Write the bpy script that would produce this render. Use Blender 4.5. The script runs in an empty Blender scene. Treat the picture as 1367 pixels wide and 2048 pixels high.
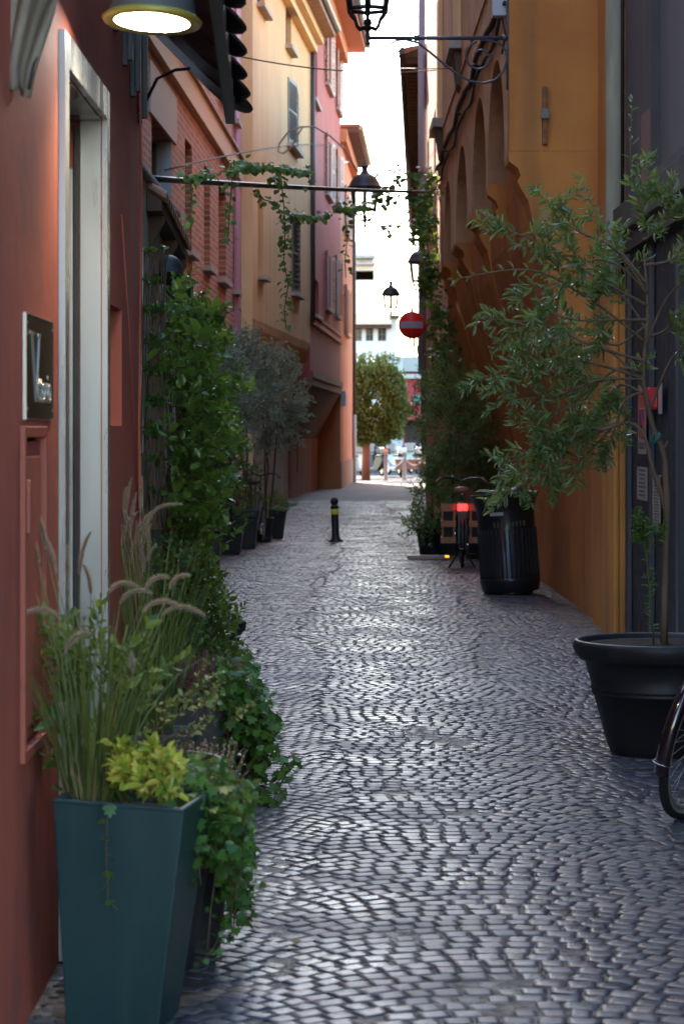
import bpy, math, random
import numpy as np
from mathutils import Matrix, Vector
R = math.radians
rnd = random.Random(7)
rng = np.random.default_rng(11)
SC = bpy.context.scene
COL = SC.collection
# ------------------------------------------------------------- camera, sky, sun, exposure
F, CX, H, CH = 4836.0, 683.5, 860.0, 1.55      # focal length in photo pixels, centre column, horizon row, eye height
cam_d = bpy.data.cameras.new('camera'); cam = bpy.data.objects.new('camera', cam_d); COL.objects.link(cam)
cam.location = (0, 0, CH); cam.rotation_euler = (R(90), 0, 0)
cam_d.lens = 85.0; cam_d.sensor_width = 36; cam_d.sensor_fit = 'AUTO'; cam_d.shift_y = -(1024 - H) / 2048
cam_d.clip_start = 0.1; cam_d.clip_end = 2000
cam_d.dof.use_dof = True; cam_d.dof.focus_distance = 13.0; cam_d.dof.aperture_fstop = 6.8
SC.camera = cam
SUN_EL, SUN_AZ = 31.0, -14.0                     # azimuth clockwise from the street direction (+Y)
W = bpy.data.worlds.new('World'); SC.world = W; W.use_nodes = True
nt = W.node_tree; bg = nt.nodes['Background']
sky = nt.nodes.new('ShaderNodeTexSky'); sky.sky_type = 'NISHITA'; sky.sun_disc = False
sky.sun_elevation = R(SUN_EL); sky.sun_rotation = R(SUN_AZ); sky.dust_density = .8; sky.air_density = 1.3; sky.ozone_density = 2.5
nt.links.new(sky.outputs[0], bg.inputs[0]); bg.inputs[1].default_value = 0.15
sl = bpy.data.lights.new('sun', 'SUN'); sun = bpy.data.objects.new('sun', sl); COL.objects.link(sun)
sl.energy = 3.0; sl.angle = R(0.6); sl.color = (1.0, 0.90, 0.76)
sd = Vector((math.sin(R(SUN_AZ)) * math.cos(R(SUN_EL)), math.cos(R(SUN_AZ)) * math.cos(R(SUN_EL)), math.sin(R(SUN_EL))))
sun.rotation_euler = sd.to_track_quat('Z', 'Y').to_euler()
SC.view_settings.view_transform = 'Standard'; SC.view_settings.look = 'None'
SC.view_settings.exposure = 2.65; SC.view_settings.gamma = 1.0
SC.cycles.use_denoising = True; SC.cycles.max_bounces = 8; SC.cycles.diffuse_bounces = 5
SC.cycles.caustics_reflective = False; SC.cycles.caustics_refractive = False
SC.cycles.sample_clamp_indirect = 6.0

def P(u, v, d):
    return Vector(((u - CX) * d / F, d, CH - (v - H) * d / F))
_gy = [-50, 0, 24, 30, 38, 45, 60, 85, 400]; _gz = [0, 0, 0, -.04, -.14, -.21, -.22, -.30, -.30]
def gz(y): return float(np.interp(y, _gy, _gz))

# ------------------------------------------------------------- materials
MATS = {}
def M(name, col, rough=.6, metal=0., spec=.5, col2=None, vs=4., vdet=4., var=1., stretch=1., bump=0., bs=40., isl=0., isl_col=None,
      emit=0., coat=0., transl=0., transl_col=None, rvar=0., streak=None, noisec=0.5, patch=None, alpha=1.):
    if name in MATS: return MATS[name]
    m = bpy.data.materials.new(name); m.use_nodes = True; t = m.node_tree; n = t.nodes; L = t.links
    b = n['Principled BSDF']; MATS[name] = m
    b.inputs['Roughness'].default_value = rough; b.inputs['Metallic'].default_value = metal
    b.inputs['Specular IOR Level'].default_value = spec; b.inputs['Coat Weight'].default_value = coat
    tc = n.new('ShaderNodeTexCoord'); mp = n.new('ShaderNodeMapping'); L.new(tc.outputs['Object'], mp.inputs[0])
    mp.inputs['Scale'].default_value = (1, 1, stretch)
    c = n.new('ShaderNodeRGB'); c.outputs[0].default_value = (*col, 1); cur = c.outputs[0]
    def mix(fac, a, bb, mode='MIX'):
        x = n.new('ShaderNodeMix'); x.data_type = 'RGBA'; x.blend_type = mode
        if isinstance(fac, float): x.inputs[0].default_value = fac
        else: L.new(fac, x.inputs[0])
        for i, s in ((6, a), (7, bb)):
            if isinstance(s, tuple): x.inputs[i].default_value = (*s, 1)
            else: L.new(s, x.inputs[i])
        return x.outputs[2]
    def noise(scale, det=4., vec=None, lo=.35, hi=.65):
        x = n.new('ShaderNodeTexNoise'); x.inputs['Scale'].default_value = scale; x.inputs['Detail'].default_value = det
        L.new(vec or mp.outputs[0], x.inputs['Vector'])
        r = n.new('ShaderNodeMapRange'); r.inputs[1].default_value = lo; r.inputs[2].default_value = hi
        L.new(x.outputs[0], r.inputs[0]); return r.outputs[0], x.outputs[0]
    if col2:
        f, _ = noise(vs, vdet, lo=noisec - .17, hi=noisec + .17)
        if var < 1:
            mm = n.new('ShaderNodeMath'); mm.operation = 'MULTIPLY'; mm.inputs[1].default_value = var; L.new(f, mm.inputs[0]); f = mm.outputs[0]
        cur = mix(f, cur, col2)
    if streak:
        mp2 = n.new('ShaderNodeMapping'); L.new(tc.outputs['Object'], mp2.inputs[0]); mp2.inputs['Scale'].default_value = (1, 1, .12)
        f, _ = noise(streak[1], 5., mp2.outputs[0], .52, .75)
        mm = n.new('ShaderNodeMath'); mm.operation = 'MULTIPLY'; mm.inputs[1].default_value = streak[2]; L.new(f, mm.inputs[0])
        cur = mix(mm.outputs[0], cur, streak[0])
    if patch:
        f, _ = noise(patch[1], 7., lo=patch[3], hi=patch[3] + .02)
        mm = n.new('ShaderNodeMath'); mm.operation = 'MULTIPLY'; mm.inputs[1].default_value = patch[2]; L.new(f, mm.inputs[0])
        cur = mix(mm.outputs[0], cur, patch[0])
    if alpha < 1: b.inputs['Alpha'].default_value = alpha
    if isl or isl_col:
        g = n.new('ShaderNodeNewGeometry')
        if isl_col: 
            cr = n.new('ShaderNodeValToRGB'); L.new(g.outputs['Random Per Island'], cr.inputs[0])
            el = cr.color_ramp.elements
            while len(el) < len(isl_col): el.new(.5)
            for i, cc in enumerate(isl_col): el[i].position = i / (len(isl_col) - 1); el[i].color = (*cc, 1)
            cur = mix(1. if not col2 else .7, cur, cr.outputs[0])
        if isl:
            r = n.new('ShaderNodeMapRange'); r.inputs[3].default_value = 1 - isl; r.inputs[4].default_value = 1 + isl
            L.new(g.outputs['Random Per Island'], r.inputs[0])
            cur = mix(1., cur, r.outputs[0], 'MULTIPLY')
    L.new(cur, b.inputs['Base Color'])
    if rvar:
        f, _ = noise(vs * 2.3, 5.)
        r = n.new('ShaderNodeMapRange'); r.inputs[3].default_value = max(.05, rough - rvar); r.inputs[4].default_value = min(1, rough + rvar)
        L.new(f, r.inputs[0]); L.new(r.outputs[0], b.inputs['Roughness'])
    if bump:
        _, h = noise(bs, 6.)
        bp = n.new('ShaderNodeBump'); bp.inputs['Strength'].default_value = 1.; bp.inputs['Distance'].default_value = bump
        L.new(h, bp.inputs['Height']); L.new(bp.outputs[0], b.inputs['Normal'])
    if emit:
        b.inputs['Emission Color'].default_value = (*col, 1); b.inputs['Emission Strength'].default_value = emit
    if transl:
        tr = n.new('ShaderNodeBsdfTranslucent')
        if transl_col: tr.inputs[0].default_value = (*transl_col, 1)
        else: L.new(mix(.5, cur, (.35, .5, .06)), tr.inputs[0])
        ms = n.new('ShaderNodeMixShader'); ms.inputs[0].default_value = transl
        L.new(b.outputs[0], ms.inputs[1]); L.new(tr.outputs[0], ms.inputs[2])
        L.new(ms.outputs[0], n['Material Output'].inputs[0])
    return m
def brick_mat():
    m = bpy.data.materials.new('brick wall'); m.use_nodes = True; t = m.node_tree; n = t.nodes; L = t.links; b = n['Principled BSDF']
    tc = n.new('ShaderNodeTexCoord'); sp = n.new('ShaderNodeSeparateXYZ'); cb = n.new('ShaderNodeCombineXYZ')
    L.new(tc.outputs['Object'], sp.inputs[0]); L.new(sp.outputs[0], cb.inputs[0]); L.new(sp.outputs[2], cb.inputs[1])
    br = n.new('ShaderNodeTexBrick'); L.new(cb.outputs[0], br.inputs[0]); br.inputs['Scale'].default_value = 1.
    br.inputs['Brick Width'].default_value = .30; br.inputs['Row Height'].default_value = .095; br.inputs['Mortar Size'].default_value = .013
    br.inputs['Color1'].default_value = (.50, .17, .09, 1); br.inputs['Color2'].default_value = (.24, .075, .045, 1); br.inputs['Mortar'].default_value = (.50, .32, .22, 1)
    no = n.new('ShaderNodeTexNoise'); no.inputs['Scale'].default_value = 1.2; no.inputs['Detail'].default_value = 6; L.new(tc.outputs['Object'], no.inputs[0])
    x = n.new('ShaderNodeMix'); x.data_type = 'RGBA'; r = n.new('ShaderNodeMapRange'); r.inputs[1].default_value = .5; r.inputs[2].default_value = .72; r.inputs[4].default_value = .35
    L.new(no.outputs[0], r.inputs[0]); L.new(r.outputs[0], x.inputs[0]); L.new(br.outputs[0], x.inputs[6]); x.inputs[7].default_value = (.45, .20, .13, 1)
    L.new(x.outputs[2], b.inputs['Base Color']); b.inputs['Roughness'].default_value = .85
    bp = n.new('ShaderNodeBump'); bp.inputs['Distance'].default_value = .006; L.new(br.outputs['Fac'], bp.inputs['Height']); bp.invert = True; L.new(bp.outputs[0], b.inputs['Normal'])
    return m

# ------------------------------------------------------------- mesh builder
WM = {}
def tag(o, label, cat=None, group=None, kind=None):
    if label: o['label'] = label
    if cat: o['category'] = cat
    if group: o['group'] = group
    if kind: o['kind'] = kind
    return o
def thing(name, label, cat, loc=(0, 0, 0), rz=0., group=None, M4=None):
    o = bpy.data.objects.new(name, None); COL.objects.link(o); o.empty_display_size = .1
    mm = M4 if M4 is not None else Matrix.Translation(Vector(loc)) @ Matrix.Rotation(rz, 4, 'Z')
    o.matrix_world = mm; WM[o] = mm.copy()
    return tag(o, label, cat, group)
def link(me, name, mat, parent=None, label=None):
    o = bpy.data.objects.new(name, me); COL.objects.link(o); o.data.materials.append(mat) if mat else None
    if parent is not None:
        o.parent = parent; WM[o] = WM[parent]
    else: WM[o] = Matrix.Identity(4)
    if label: o['label'] = label
    return o
class MB:
    def __init__(s): s.v = []; s.f = []; s.sm = []
    def add(s, vs, fs, smooth=False):
        k = len(s.v); s.v += [tuple(p) for p in vs]; s.f += [tuple(i + k for i in f) for f in fs]; s.sm += [smooth] * len(fs); return s
    def box(s, x0, x1, y0, y1, z0, z1):
        if x0 > x1: x0, x1 = x1, x0
        if y0 > y1: y0, y1 = y1, y0
        if z0 > z1: z0, z1 = z1, z0
        vs = [(x, y, z) for x in (x0, x1) for y in (y0, y1) for z in (z0, z1)]
        return s.add(vs, [(0, 1, 3, 2), (4, 6, 7, 5), (0, 4, 5, 1), (2, 3, 7, 6), (0, 2, 6, 4), (1, 5, 7, 3)])
    def obox(s, c, sx, sy, sz, M3=None):
        M3 = M3 or Matrix.Identity(3); c = Vector(c)
        vs = [c + M3 @ Vector((a * sx / 2, b * sy / 2, d * sz / 2)) for a in (-1, 1) for b in (-1, 1) for d in (-1, 1)]
        return s.add(vs, [(0, 1, 3, 2), (4, 6, 7, 5), (0, 4, 5, 1), (2, 3, 7, 6), (0, 2, 6, 4), (1, 5, 7, 3)])
    def quad(s, a, b, c, d): return s.add([a, b, c, d], [(0, 1, 2, 3)])
    def tube(s, pts, r, n=8, cap=True, flat=1., smooth=True):
        pts = [Vector(p) for p in pts]; m = len(pts)
        rs = r if isinstance(r, (list, tuple)) else [r] * m
        vs = []; up = None
        for i, p in enumerate(pts):
            t = (pts[min(i + 1, m - 1)] - pts[max(i - 1, 0)])
            if t.length < 1e-9: t = Vector((0, 0, 1))
            t.normalize()
            if up is None: up = Vector((0, 0, 1)) if abs(t.z) < .9 else Vector((1, 0, 0))
            a = up - t * up.dot(t)
            if a.length < 1e-5: a = t.orthogonal()
            a.normalize(); b = t.cross(a); up = a
            for k in range(n):
                an = 2 * math.pi * k / n
                vs.append(p + a * (math.cos(an) * rs[i]) + b * (math.sin(an) * rs[i] * flat))
        fs = [(i * n + k, i * n + (k + 1) % n, (i + 1) * n + (k + 1) % n, (i + 1) * n + k) for i in range(m - 1) for k in range(n)]
        s.add(vs, fs, smooth)
        if cap:
            k0 = len(s.v) - len(vs)
            s.f.append(tuple(k0 + k for k in range(n))[::-1]); s.f.append(tuple(k0 + (m - 1) * n + k for k in range(n))); s.sm += [False, False]
        return s
    def lathe(s, prof, n=24, c=(0, 0, 0), M3=None, smooth=True, a0=0., cap=True):
        c = Vector(c); M3 = M3 or Matrix.Identity(3); m = len(prof)
        vs = [c + M3 @ Vector((r * math.cos(a0 + 2 * math.pi * k / n), r * math.sin(a0 + 2 * math.pi * k / n), z)) for r, z in prof for k in range(n)]
        fs = [(i * n + k, i * n + (k + 1) % n, (i + 1) * n + (k + 1) % n, (i + 1) * n + k) for i in range(m - 1) for k in range(n)]
        s.add(vs, fs, smooth); k0 = len(s.v) - len(vs)
        if not cap: return s
        if prof[0][0] > 1e-4: s.f.append(tuple(k0 + k for k in range(n))[::-1]); s.sm.append(False)
        if prof[-1][0] > 1e-4: s.f.append(tuple(k0 + (m - 1) * n + k for k in range(n))); s.sm.append(False)
        return s
    def prism(s, poly, off):
        """poly: list of 3D points (planar), extruded by the vector off"""
        off = Vector(off); n = len(poly); a = [Vector(p) for p in poly]
        return s.add(a + [p + off for p in a], [tuple(range(n))[::-1], tuple(range(n, 2 * n))] + [(i, (i + 1) % n, n + (i + 1) % n, n + i) for i in range(n)])
    def build(s, name, mat, parent=None, label=None, local=False, bevel=0., tagv=None):
        me = bpy.data.meshes.new(name); vs = s.v
        if parent is not None and not local:
            inv = WM[parent].inverted(); vs = [tuple(inv @ Vector(p)) for p in vs]
        me.from_pydata(vs, [], s.f); me.polygons.foreach_set('use_smooth', s.sm); me.update()
        o = link(me, name, mat, parent, label)
        import bmesh
        bm = bmesh.new(); bm.from_mesh(me); bmesh.ops.recalc_face_normals(bm, faces=bm.faces); bm.to_mesh(me); bm.free()
        if bevel:
            md = o.modifiers.new('bevel', 'BEVEL'); md.width = bevel; md.segments = 2; md.limit_method = 'ANGLE'
        if tagv: tag(o, *tagv)
        return o
def npmesh(name, V, Fs, mat, parent=None, smooth=True, label=None, nv=None):
    """V (N,3); Fs list of (K,n) index arrays"""
    me = bpy.data.meshes.new(name)
    V = np.asarray(V, dtype=np.float64)
    if parent is not None:
        inv = np.array(WM[parent].inverted()); V = V @ inv[:3, :3].T + inv[:3, 3]
    me.vertices.add(len(V)); me.vertices.foreach_set('co', V.astype(np.float32).ravel())
    idx = np.concatenate([f.ravel() for f in Fs]); tot = np.concatenate([np.full(len(f), f.shape[1]) for f in Fs])
    st = np.concatenate([[0], np.cumsum(tot)[:-1]])
    me.loops.add(len(idx)); me.loops.foreach_set('vertex_index', idx.astype(np.int32))
    me.polygons.add(len(tot)); me.polygons.foreach_set('loop_start', st.astype(np.int32))
    me.polygons.foreach_set('use_smooth', np.full(len(tot), smooth)); me.update(calc_edges=True)
    return link(me, name, mat, parent, label)
# ------------------------------------------------------------- leaves and shoots
LEAF = {
 'oval': (np.array([(0,0,0),(.33,0,0),(.68,0,-.03),(1,0,-.14),(.28,.5,.10),(.70,.42,.05),(.28,-.5,.10),(.70,-.42,.05)]),
          [(0,1,4),(2,3,5),(0,6,1),(2,7,3)], [(1,2,5,4),(1,6,7,2)]),
 'lobed': (np.array([(0,0,0),(.42,0,0),(.02,.42,.03),(.30,.62,.06),(.42,.34,.02),(.74,.50,.0),(.66,.2,0),(1,0,-.12),(.66,-.2,0),(.74,-.50,0),(.42,-.34,.02),(.30,-.62,.06),(.02,-.42,.03)]),
          [(1,0,2),(1,2,3),(1,3,4),(1,4,5),(1,5,6),(1,6,7),(1,7,8),(1,8,9),(1,9,10),(1,10,11),(1,11,12),(1,12,0)], []),
 'slim': (np.array([(0,0,0),(.45,.5,.12),(.45,-.5,.12),(.45,0,0),(1,0,-.10)]), [(0,3,1),(3,4,1),(0,2,3),(3,2,4)], []),
}
def unit(a): return a / (np.linalg.norm(a, axis=-1, keepdims=True) + 1e-9)
class Leaves:
    def __init__(s): s.p = []; s.d = []; s.n = []; s.l = []; s.w = []
    def add(s, p, d, n, l, w): s.p.append(p); s.d.append(d); s.n.append(n); s.l.append(l); s.w.append(w)
    def build(s, name, mat, parent, kind='oval'):
        if not s.p: return
        T, tri, qd = LEAF[kind]
        p = np.array(s.p); d = unit(np.array(s.d)); n = np.array(s.n); n = unit(n - d * (n * d).sum(1, keepdims=True)); sd_ = np.cross(n, d)
        l = np.array(s.l)[:, None, None]; w = np.array(s.w)[:, None, None]
        V = p[:, None] + d[:, None] * (T[None, :, 0:1] * l) + sd_[:, None] * (T[None, :, 1:2] * w) + n[:, None] * (T[None, :, 2:3] * l)
        k = len(T); off = (np.arange(len(p)) * k)[:, None, None]
        Fs = [(np.array(tri)[None] + off).reshape(-1, 3)]
        if qd: Fs.append((np.array(qd)[None] + off).reshape(-1, 4))
        return npmesh(name, V.reshape(-1, 3), Fs, mat, parent)
def shoot(L, S, p0, d0, length, step, ll, lw, droop=.3, wob=.25, r=.003, bare=.1, per=2, up=.55, spread=.9, lv=.25):
    """one leafy shoot: a stem that wobbles and droops with leaves set along it"""
    p = np.array(p0, float); d = unit(np.array(d0, float)); n = max(3, int(length / step)); pts = [p.copy()]
    for i in range(n):
        d = unit(d + rng.normal(0, wob, 3) * .35 + np.array([0, 0, -droop * step * 3])); p = p + d * step; pts.append(p.copy())
        if i < n * bare: continue
        for k in range(per):
            o = rng.normal(0, 1, 3); o = unit(o - d * o.dot(d))
            ld = unit(d * (1 - spread * .5) + o * spread + np.array([0, 0, rng.normal(0, .15)]))
            nn = np.array([0, 0, up]) + rng.normal(0, .5, 3) + .0
            q = ll * (1 + rng.normal(0, lv)); q = max(q, ll * .4) * (1 - .35 * (i / n) ** 3)
            L.add(p + o * r, ld, nn, q, q * lw / ll)
    if S is not None and r > 0:
        S.tube([tuple(x) for x in pts[::2] + ([pts[-1]] if len(pts) % 2 == 0 else [])], [r * (1 - .6 * i / max(1, len(pts[::2]))) for i in range(len(pts[::2]) + (1 if len(pts) % 2 == 0 else 0))], 4, cap=False)
    return pts[-1]
def bush(L, S, c, rad, ns, length, step, ll, lw, inner=.25, **kw):
    """shoots that start inside an ellipsoid and grow outward"""
    c = np.array(c, float); rad = np.array(rad, float)
    for i in range(ns):
        u = unit(rng.normal(0, 1, 3)); q = inner + (1 - inner) * rng.random() ** .6
        p = c + u * rad * q * .85
        shoot(L, S, p, unit(u * rad + np.array([0, 0, .25 * rad[2]]) + rng.normal(0, .25, 3) * rad.mean()), length * rng.uniform(.6, 1.25), step, ll, lw, **kw)
# ------------------------------------------------------------- facades
class Fac:
    """a building front from A to B (plan points); local x runs along it, local -y is the street, z up"""
    def __init__(s, name, A, B, label, cat='building', group=None):
        A = Vector((*A, 0)); B = Vector((*B, 0)); s.len = (B - A).length; an = math.atan2(B.y - A.y, B.x - A.x)
        s.M4 = Matrix.Translation(A) @ Matrix.Rotation(an, 4, 'Z'); s.inv = s.M4.inverted()
        s.root = thing(name, label, cat, M4=s.M4)
        if group: s.root['group'] = group
    def hit(s, u, v, off=0.):
        o = s.inv @ Vector((0, 0, CH)); d = s.inv.to_3x3() @ Vector(((u - CX) / F, 1, -(v - H) / F))
        t = (-off - o.y) / d.y; q = o + d * t; return q.x, q.z
    def rect(s, u0, v0, u1, v1, off=0.):
        """opening from its column range and the rows at its middle column"""
        a = s.hit(u0, v0, off)[0]; b = s.hit(u1, v1, off)[0]; um = (u0 + u1) / 2
        return (min(a, b), max(a, b), s.hit(um, v1, off)[1], s.hit(um, v0, off)[1])
    def wall(s, mat, z0, z1, holes=(), rev=.22, depth=5., name='wall', x0=0., x1=None, y=0., revmat=None):
        x1 = s.len if x1 is None else x1; mb = MB()
        xs = sorted({x0, x1, *[h[0] for h in holes], *[h[1] for h in holes]}); zs = sorted({z0, z1, *[h[2] for h in holes], *[h[3] for h in holes]})
        xs = [x for x in xs if x0 - 1e-6 <= x <= x1 + 1e-6]; zs = [z for z in zs if z0 - 1e-6 <= z <= z1 + 1e-6]
        for i in range(len(xs) - 1):
            for j in range(len(zs) - 1):
                cx, cz = (xs[i] + xs[i + 1]) / 2, (zs[j] + zs[j + 1]) / 2
                if any(h[0] < cx < h[1] and h[2] < cz < h[3] for h in holes): continue
                mb.quad((xs[i], y, zs[j]), (xs[i + 1], y, zs[j]), (xs[i + 1], y, zs[j + 1]), (xs[i], y, zs[j + 1]))
        for h in holes:
            a, b, c, d = h[:4]; r = y + (h[4] if len(h) > 4 else rev)
            mb.quad((a, y, c), (a, r, c), (a, r, d), (a, y, d)); mb.quad((b, y, c), (b, y, d), (b, r, d), (b, r, c))
            mb.quad((a, y, d), (a, r, d), (b, r, d), (b, y, d)); mb.quad((a, y, c), (b, y, c), (b, r, c), (a, r, c))
        if depth:
            mb.quad((x0, y, z0), (x0, y, z1), (x0, y + depth, z1), (x0, y + depth, z0)); mb.quad((x1, y, z0), (x1, y + depth, z0), (x1, y + depth, z1), (x1, y, z1))
            mb.quad((x0, y, z1), (x1, y, z1), (x1, y + depth, z1), (x0, y + depth, z1)); mb.quad((x0, y + depth, z0), (x0, y + depth, z1), (x1, y + depth, z1), (x1, y + depth, z0))
        return mb.build(name, mat, s.root, local=True)
    def box(s, name, mat, a, b, c, d, y0, y1, bevel=0., parent=None, label=None):
        return MB().box(a, b, y0, y1, c, d).build(name, mat, parent or s.root, local=True, bevel=bevel, label=label)
    def window(s, h, fm, gm, rev=.22, y=0., sill=None, bars=(1, 2), fw=.05, sill_out=.12):
        a, b, c, d = h[:4]; r = y + rev; m = MB()
        m.box(a, a + fw, r - .06, r, c, d); m.box(b - fw, b, r - .06, r, c, d); m.box(a + fw, b - fw, r - .06, r, d - fw, d); m.box(a + fw, b - fw, r - .06, r, c, c + fw)
        for i in range(1, bars[0] + 1):
            x = a + (b - a) * i / (bars[0] + 1); m.box(x - .02, x + .02, r - .05, r - .01, c + fw, d - fw)
        for i in range(1, bars[1]):
            z = c + (d - c) * i / bars[1]; m.box(a + fw, b - fw, r - .045, r - .012, z - .015, z + .015)
        w = m.build('window', fm, s.root, local=True)
        MB().box(a + .002, b - .002, r - .03, r - .024, c + .002, d - .002).build('pane', gm, w, local=True)
        if sill: MB().box(a - .08, b + .08, y - sill_out, y + .03, c - .09, c - .004).build('sill', sill, w, local=True)
        return w
    def shutter(s, x, c, d, wdt, mat, ang, y=0., side=1, nsl=14):
        """one louvred leaf hinged at x, swung out by ang from the wall"""
        mb = MB(); ca, sa = math.cos(ang), math.sin(ang); t = .035
        M3 = Matrix(((side * ca, sa, 0), (-sa, side * ca, 0), (0, 0, 1)))
        def bx(u0, u1, z0, z1, tt=t): mb.obox(Vector((x, y - .03, (z0 + z1) / 2)) + M3 @ Vector(((u0 + u1) / 2, 0, 0)), u1 - u0, tt, z1 - z0, M3)
        bx(0, .06, c, d); bx(wdt - .06, wdt, c, d); bx(.06, wdt - .06, d - .08, d); bx(.06, wdt - .06, c, c + .08); bx(.06, wdt - .06, (c + d) / 2 - .03, (c + d) / 2 + .03)
        for i in range(nsl):
            z = c + .08 + (d - c - .16) * (i + .5) / nsl
            mb.obox(Vector((x, y - .03, z)) + M3 @ Vector((wdt / 2, 0, 0)), wdt - .12, .012, (d - c) / nsl * .8, M3 @ Matrix.Rotation(R(35), 3, 'X'))
        return mb.build('shutter', mat, s.root, local=True)
# ============================================================= materials used
m_red = M('red stucco', (.50, .115, .070), .7, col2=(.36, .085, .058), vs=.9, patch=((.33, .10, .075), 1.6, .55, .58), streak=((.20, .06, .05), 5, .5), bump=.005, bs=9)
m_redtrim = M('red painted metal', (.42, .10, .06), .5, col2=(.36, .085, .055), vs=3)
m_steel = M('brushed steel', (.52, .52, .525), .30, metal=.7, col2=(.42, .42, .43), vs=3, stretch=.15, rvar=.12)
m_dark = M('dark metal', (.018, .019, .022), .42, col2=(.03, .03, .033), vs=8)
m_iron = M('black iron', (.012, .013, .016), .45, bump=.001, bs=60)
m_glass = M('dark window glass', (.015, .017, .02), .08, spec=.8)
m_glassw = M('curtained glass', (.16, .17, .18), .12, spec=.8)
m_cream = M('cream plaster', (.50, .42, .30), .85, col2=(.38, .32, .24), vs=1.5, streak=((.26, .22, .17), 5, .6), bump=.002)
m_white = M('whitewashed plaster', (.62, .60, .55), .8, col2=(.45, .43, .39), vs=2, streak=((.3, .27, .22), 6, .5), bump=.002)
m_brick = brick_mat()
m_peach = M('peach stucco', (.82, .50, .21), .85, col2=(.70, .41, .17), vs=.5, streak=((.42, .22, .10), 2.5, .5), bump=.002)
m_peach2 = M('pale yellow stucco', (.85, .62, .32), .85, col2=(.74, .52, .27), vs=.6, bump=.002)
m_rose = M('rose red stucco', (.47, .10, .075), .85, col2=(.38, .08, .065), vs=.6, streak=((.30, .08, .07), 2.5, .6), bump=.002)
m_orange = M('orange stucco', (.66, .25, .10), .85, col2=(.54, .19, .085), vs=.8, streak=((.40, .14, .08), 3, .5), bump=.002)
m_mauve = M('mauve paint', (.50, .24, .30), .8)
m_pink = M('pink stucco', (.62, .36, .30), .85, col2=(.55, .30, .25), vs=.8)
m_ochre = M('aged ochre stucco', (.64, .27, .060), .85, col2=(.46, .175, .042), vs=1.1, vdet=7, patch=((.50, .27, .10), 1.3, .45, .60), streak=((.19, .10, .045), 3.5, .65), bump=.004, bs=22)
m_ochre2 = M('weathered ochre stucco', (.62, .37, .18), .88, col2=(.44, .25, .12), vs=2.3, vdet=7, patch=((.55, .38, .24), 1.7, .6, .58), streak=((.22, .14, .09), 4, .7), bump=.005, bs=20)
m_stone = M('pale sill stone', (.48, .42, .36), .8, col2=(.34, .30, .26), vs=6, bump=.002)
m_tile = M('terracotta tile', (.34, .14, .07), .8, col2=(.20, .09, .055), vs=5, isl=.25)
m_wood = M('brown timber', (.12, .055, .03), .75, col2=(.07, .035, .02), vs=5)
m_soffit = M('eave boards', (.42, .27, .18), .8, col2=(.32, .2, .13), vs=3)
m_gutter = M('dark gutter', (.06, .05, .045), .5)
m_shut = M('grey green shutter', (.16, .17, .16), .6)
m_shutp = M('pale shutter', (.72, .55, .45), .6)
m_grout = M('charcoal cladding', (.022, .023, .027), .6, col2=(.014, .014, .017), vs=3, rvar=.1)
m_lilac = M('grey lilac panel', (.085, .083, .095), .5, col2=(.12, .12, .125), vs=.8, stretch=.3)
m_taupe = M('taupe plaster', (.085, .075, .074), .8, col2=(.065, .055, .052), vs=2, streak=((.2, .12, .09), 4, .4))
m_boneb = M('stained timber post', (.36, .32, .22), .7, col2=(.24, .21, .15), vs=14, stretch=.12, bump=.003, bs=30)

# ============================================================= ground
def sheet(name, x0, x1, ys, nx, mat, dz=0., amp=0., kind='structure'):
    xs = np.linspace(x0, x1, nx); X, Y = np.meshgrid(xs, ys); Z = np.interp(Y, _gy, _gz) + dz
    if amp: Z = Z + amp * fbm(X, Y)
    V = np.stack([X, Y, Z], -1).reshape(-1, 3); n, m = X.shape
    i = (np.arange(n - 1)[:, None] * m + np.arange(m - 1)[None]).ravel(); Fq = np.stack([i, i + 1, i + m + 1, i + m], 1)
    o = npmesh(name, V, [Fq], mat); o['kind'] = kind; return o
_fb = [(rng.uniform(-1, 1, 2), rng.uniform(0, 6.28)) for _ in range(14)]
def fbm(X, Y, s=1.):
    out = 0
    for k, (a, ph) in enumerate(_fb):
        fr = s * (1.0 + k * .55); a = a / np.linalg.norm(a); out = out + np.sin((X * a[0] + Y * a[1]) * fr * 2 + ph) / (1 + k * .35)
    return out / 3.
m_joint = M('joint grit', (.085, .078, .072), .5, col2=(.045, .043, .043), vs=9, vdet=8, bump=.007, bs=130, rvar=.2)
m_far = M('worn stone paving', (.20, .135, .105), .7, spec=.3, col2=(.13, .09, .075), vs=1.4, vdet=8, bump=.006, bs=14)
m_plaza = M('plaza paving', (.10, .085, .075), .9, spec=.2, col2=(.075, .065, .058), vs=.6)
sheet('street', -3.3, 3.4, np.concatenate([np.arange(-3, 30, .08), np.arange(30, 60.2, .4)]), 110, m_joint, -.0048, .0012)
tag(bpy.data.objects['street'], None, kind='structure')
sheet('far_street', -6., 6., np.concatenate([np.arange(60, 87, .3)]), 60, m_far, .0, .012)
g = sheet('ground', -400, 400, np.array([-300, 0, 24, 30, 38, 45, 60, 85, 130, 200, 1400.]), 3, m_plaza, -.10)
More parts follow.
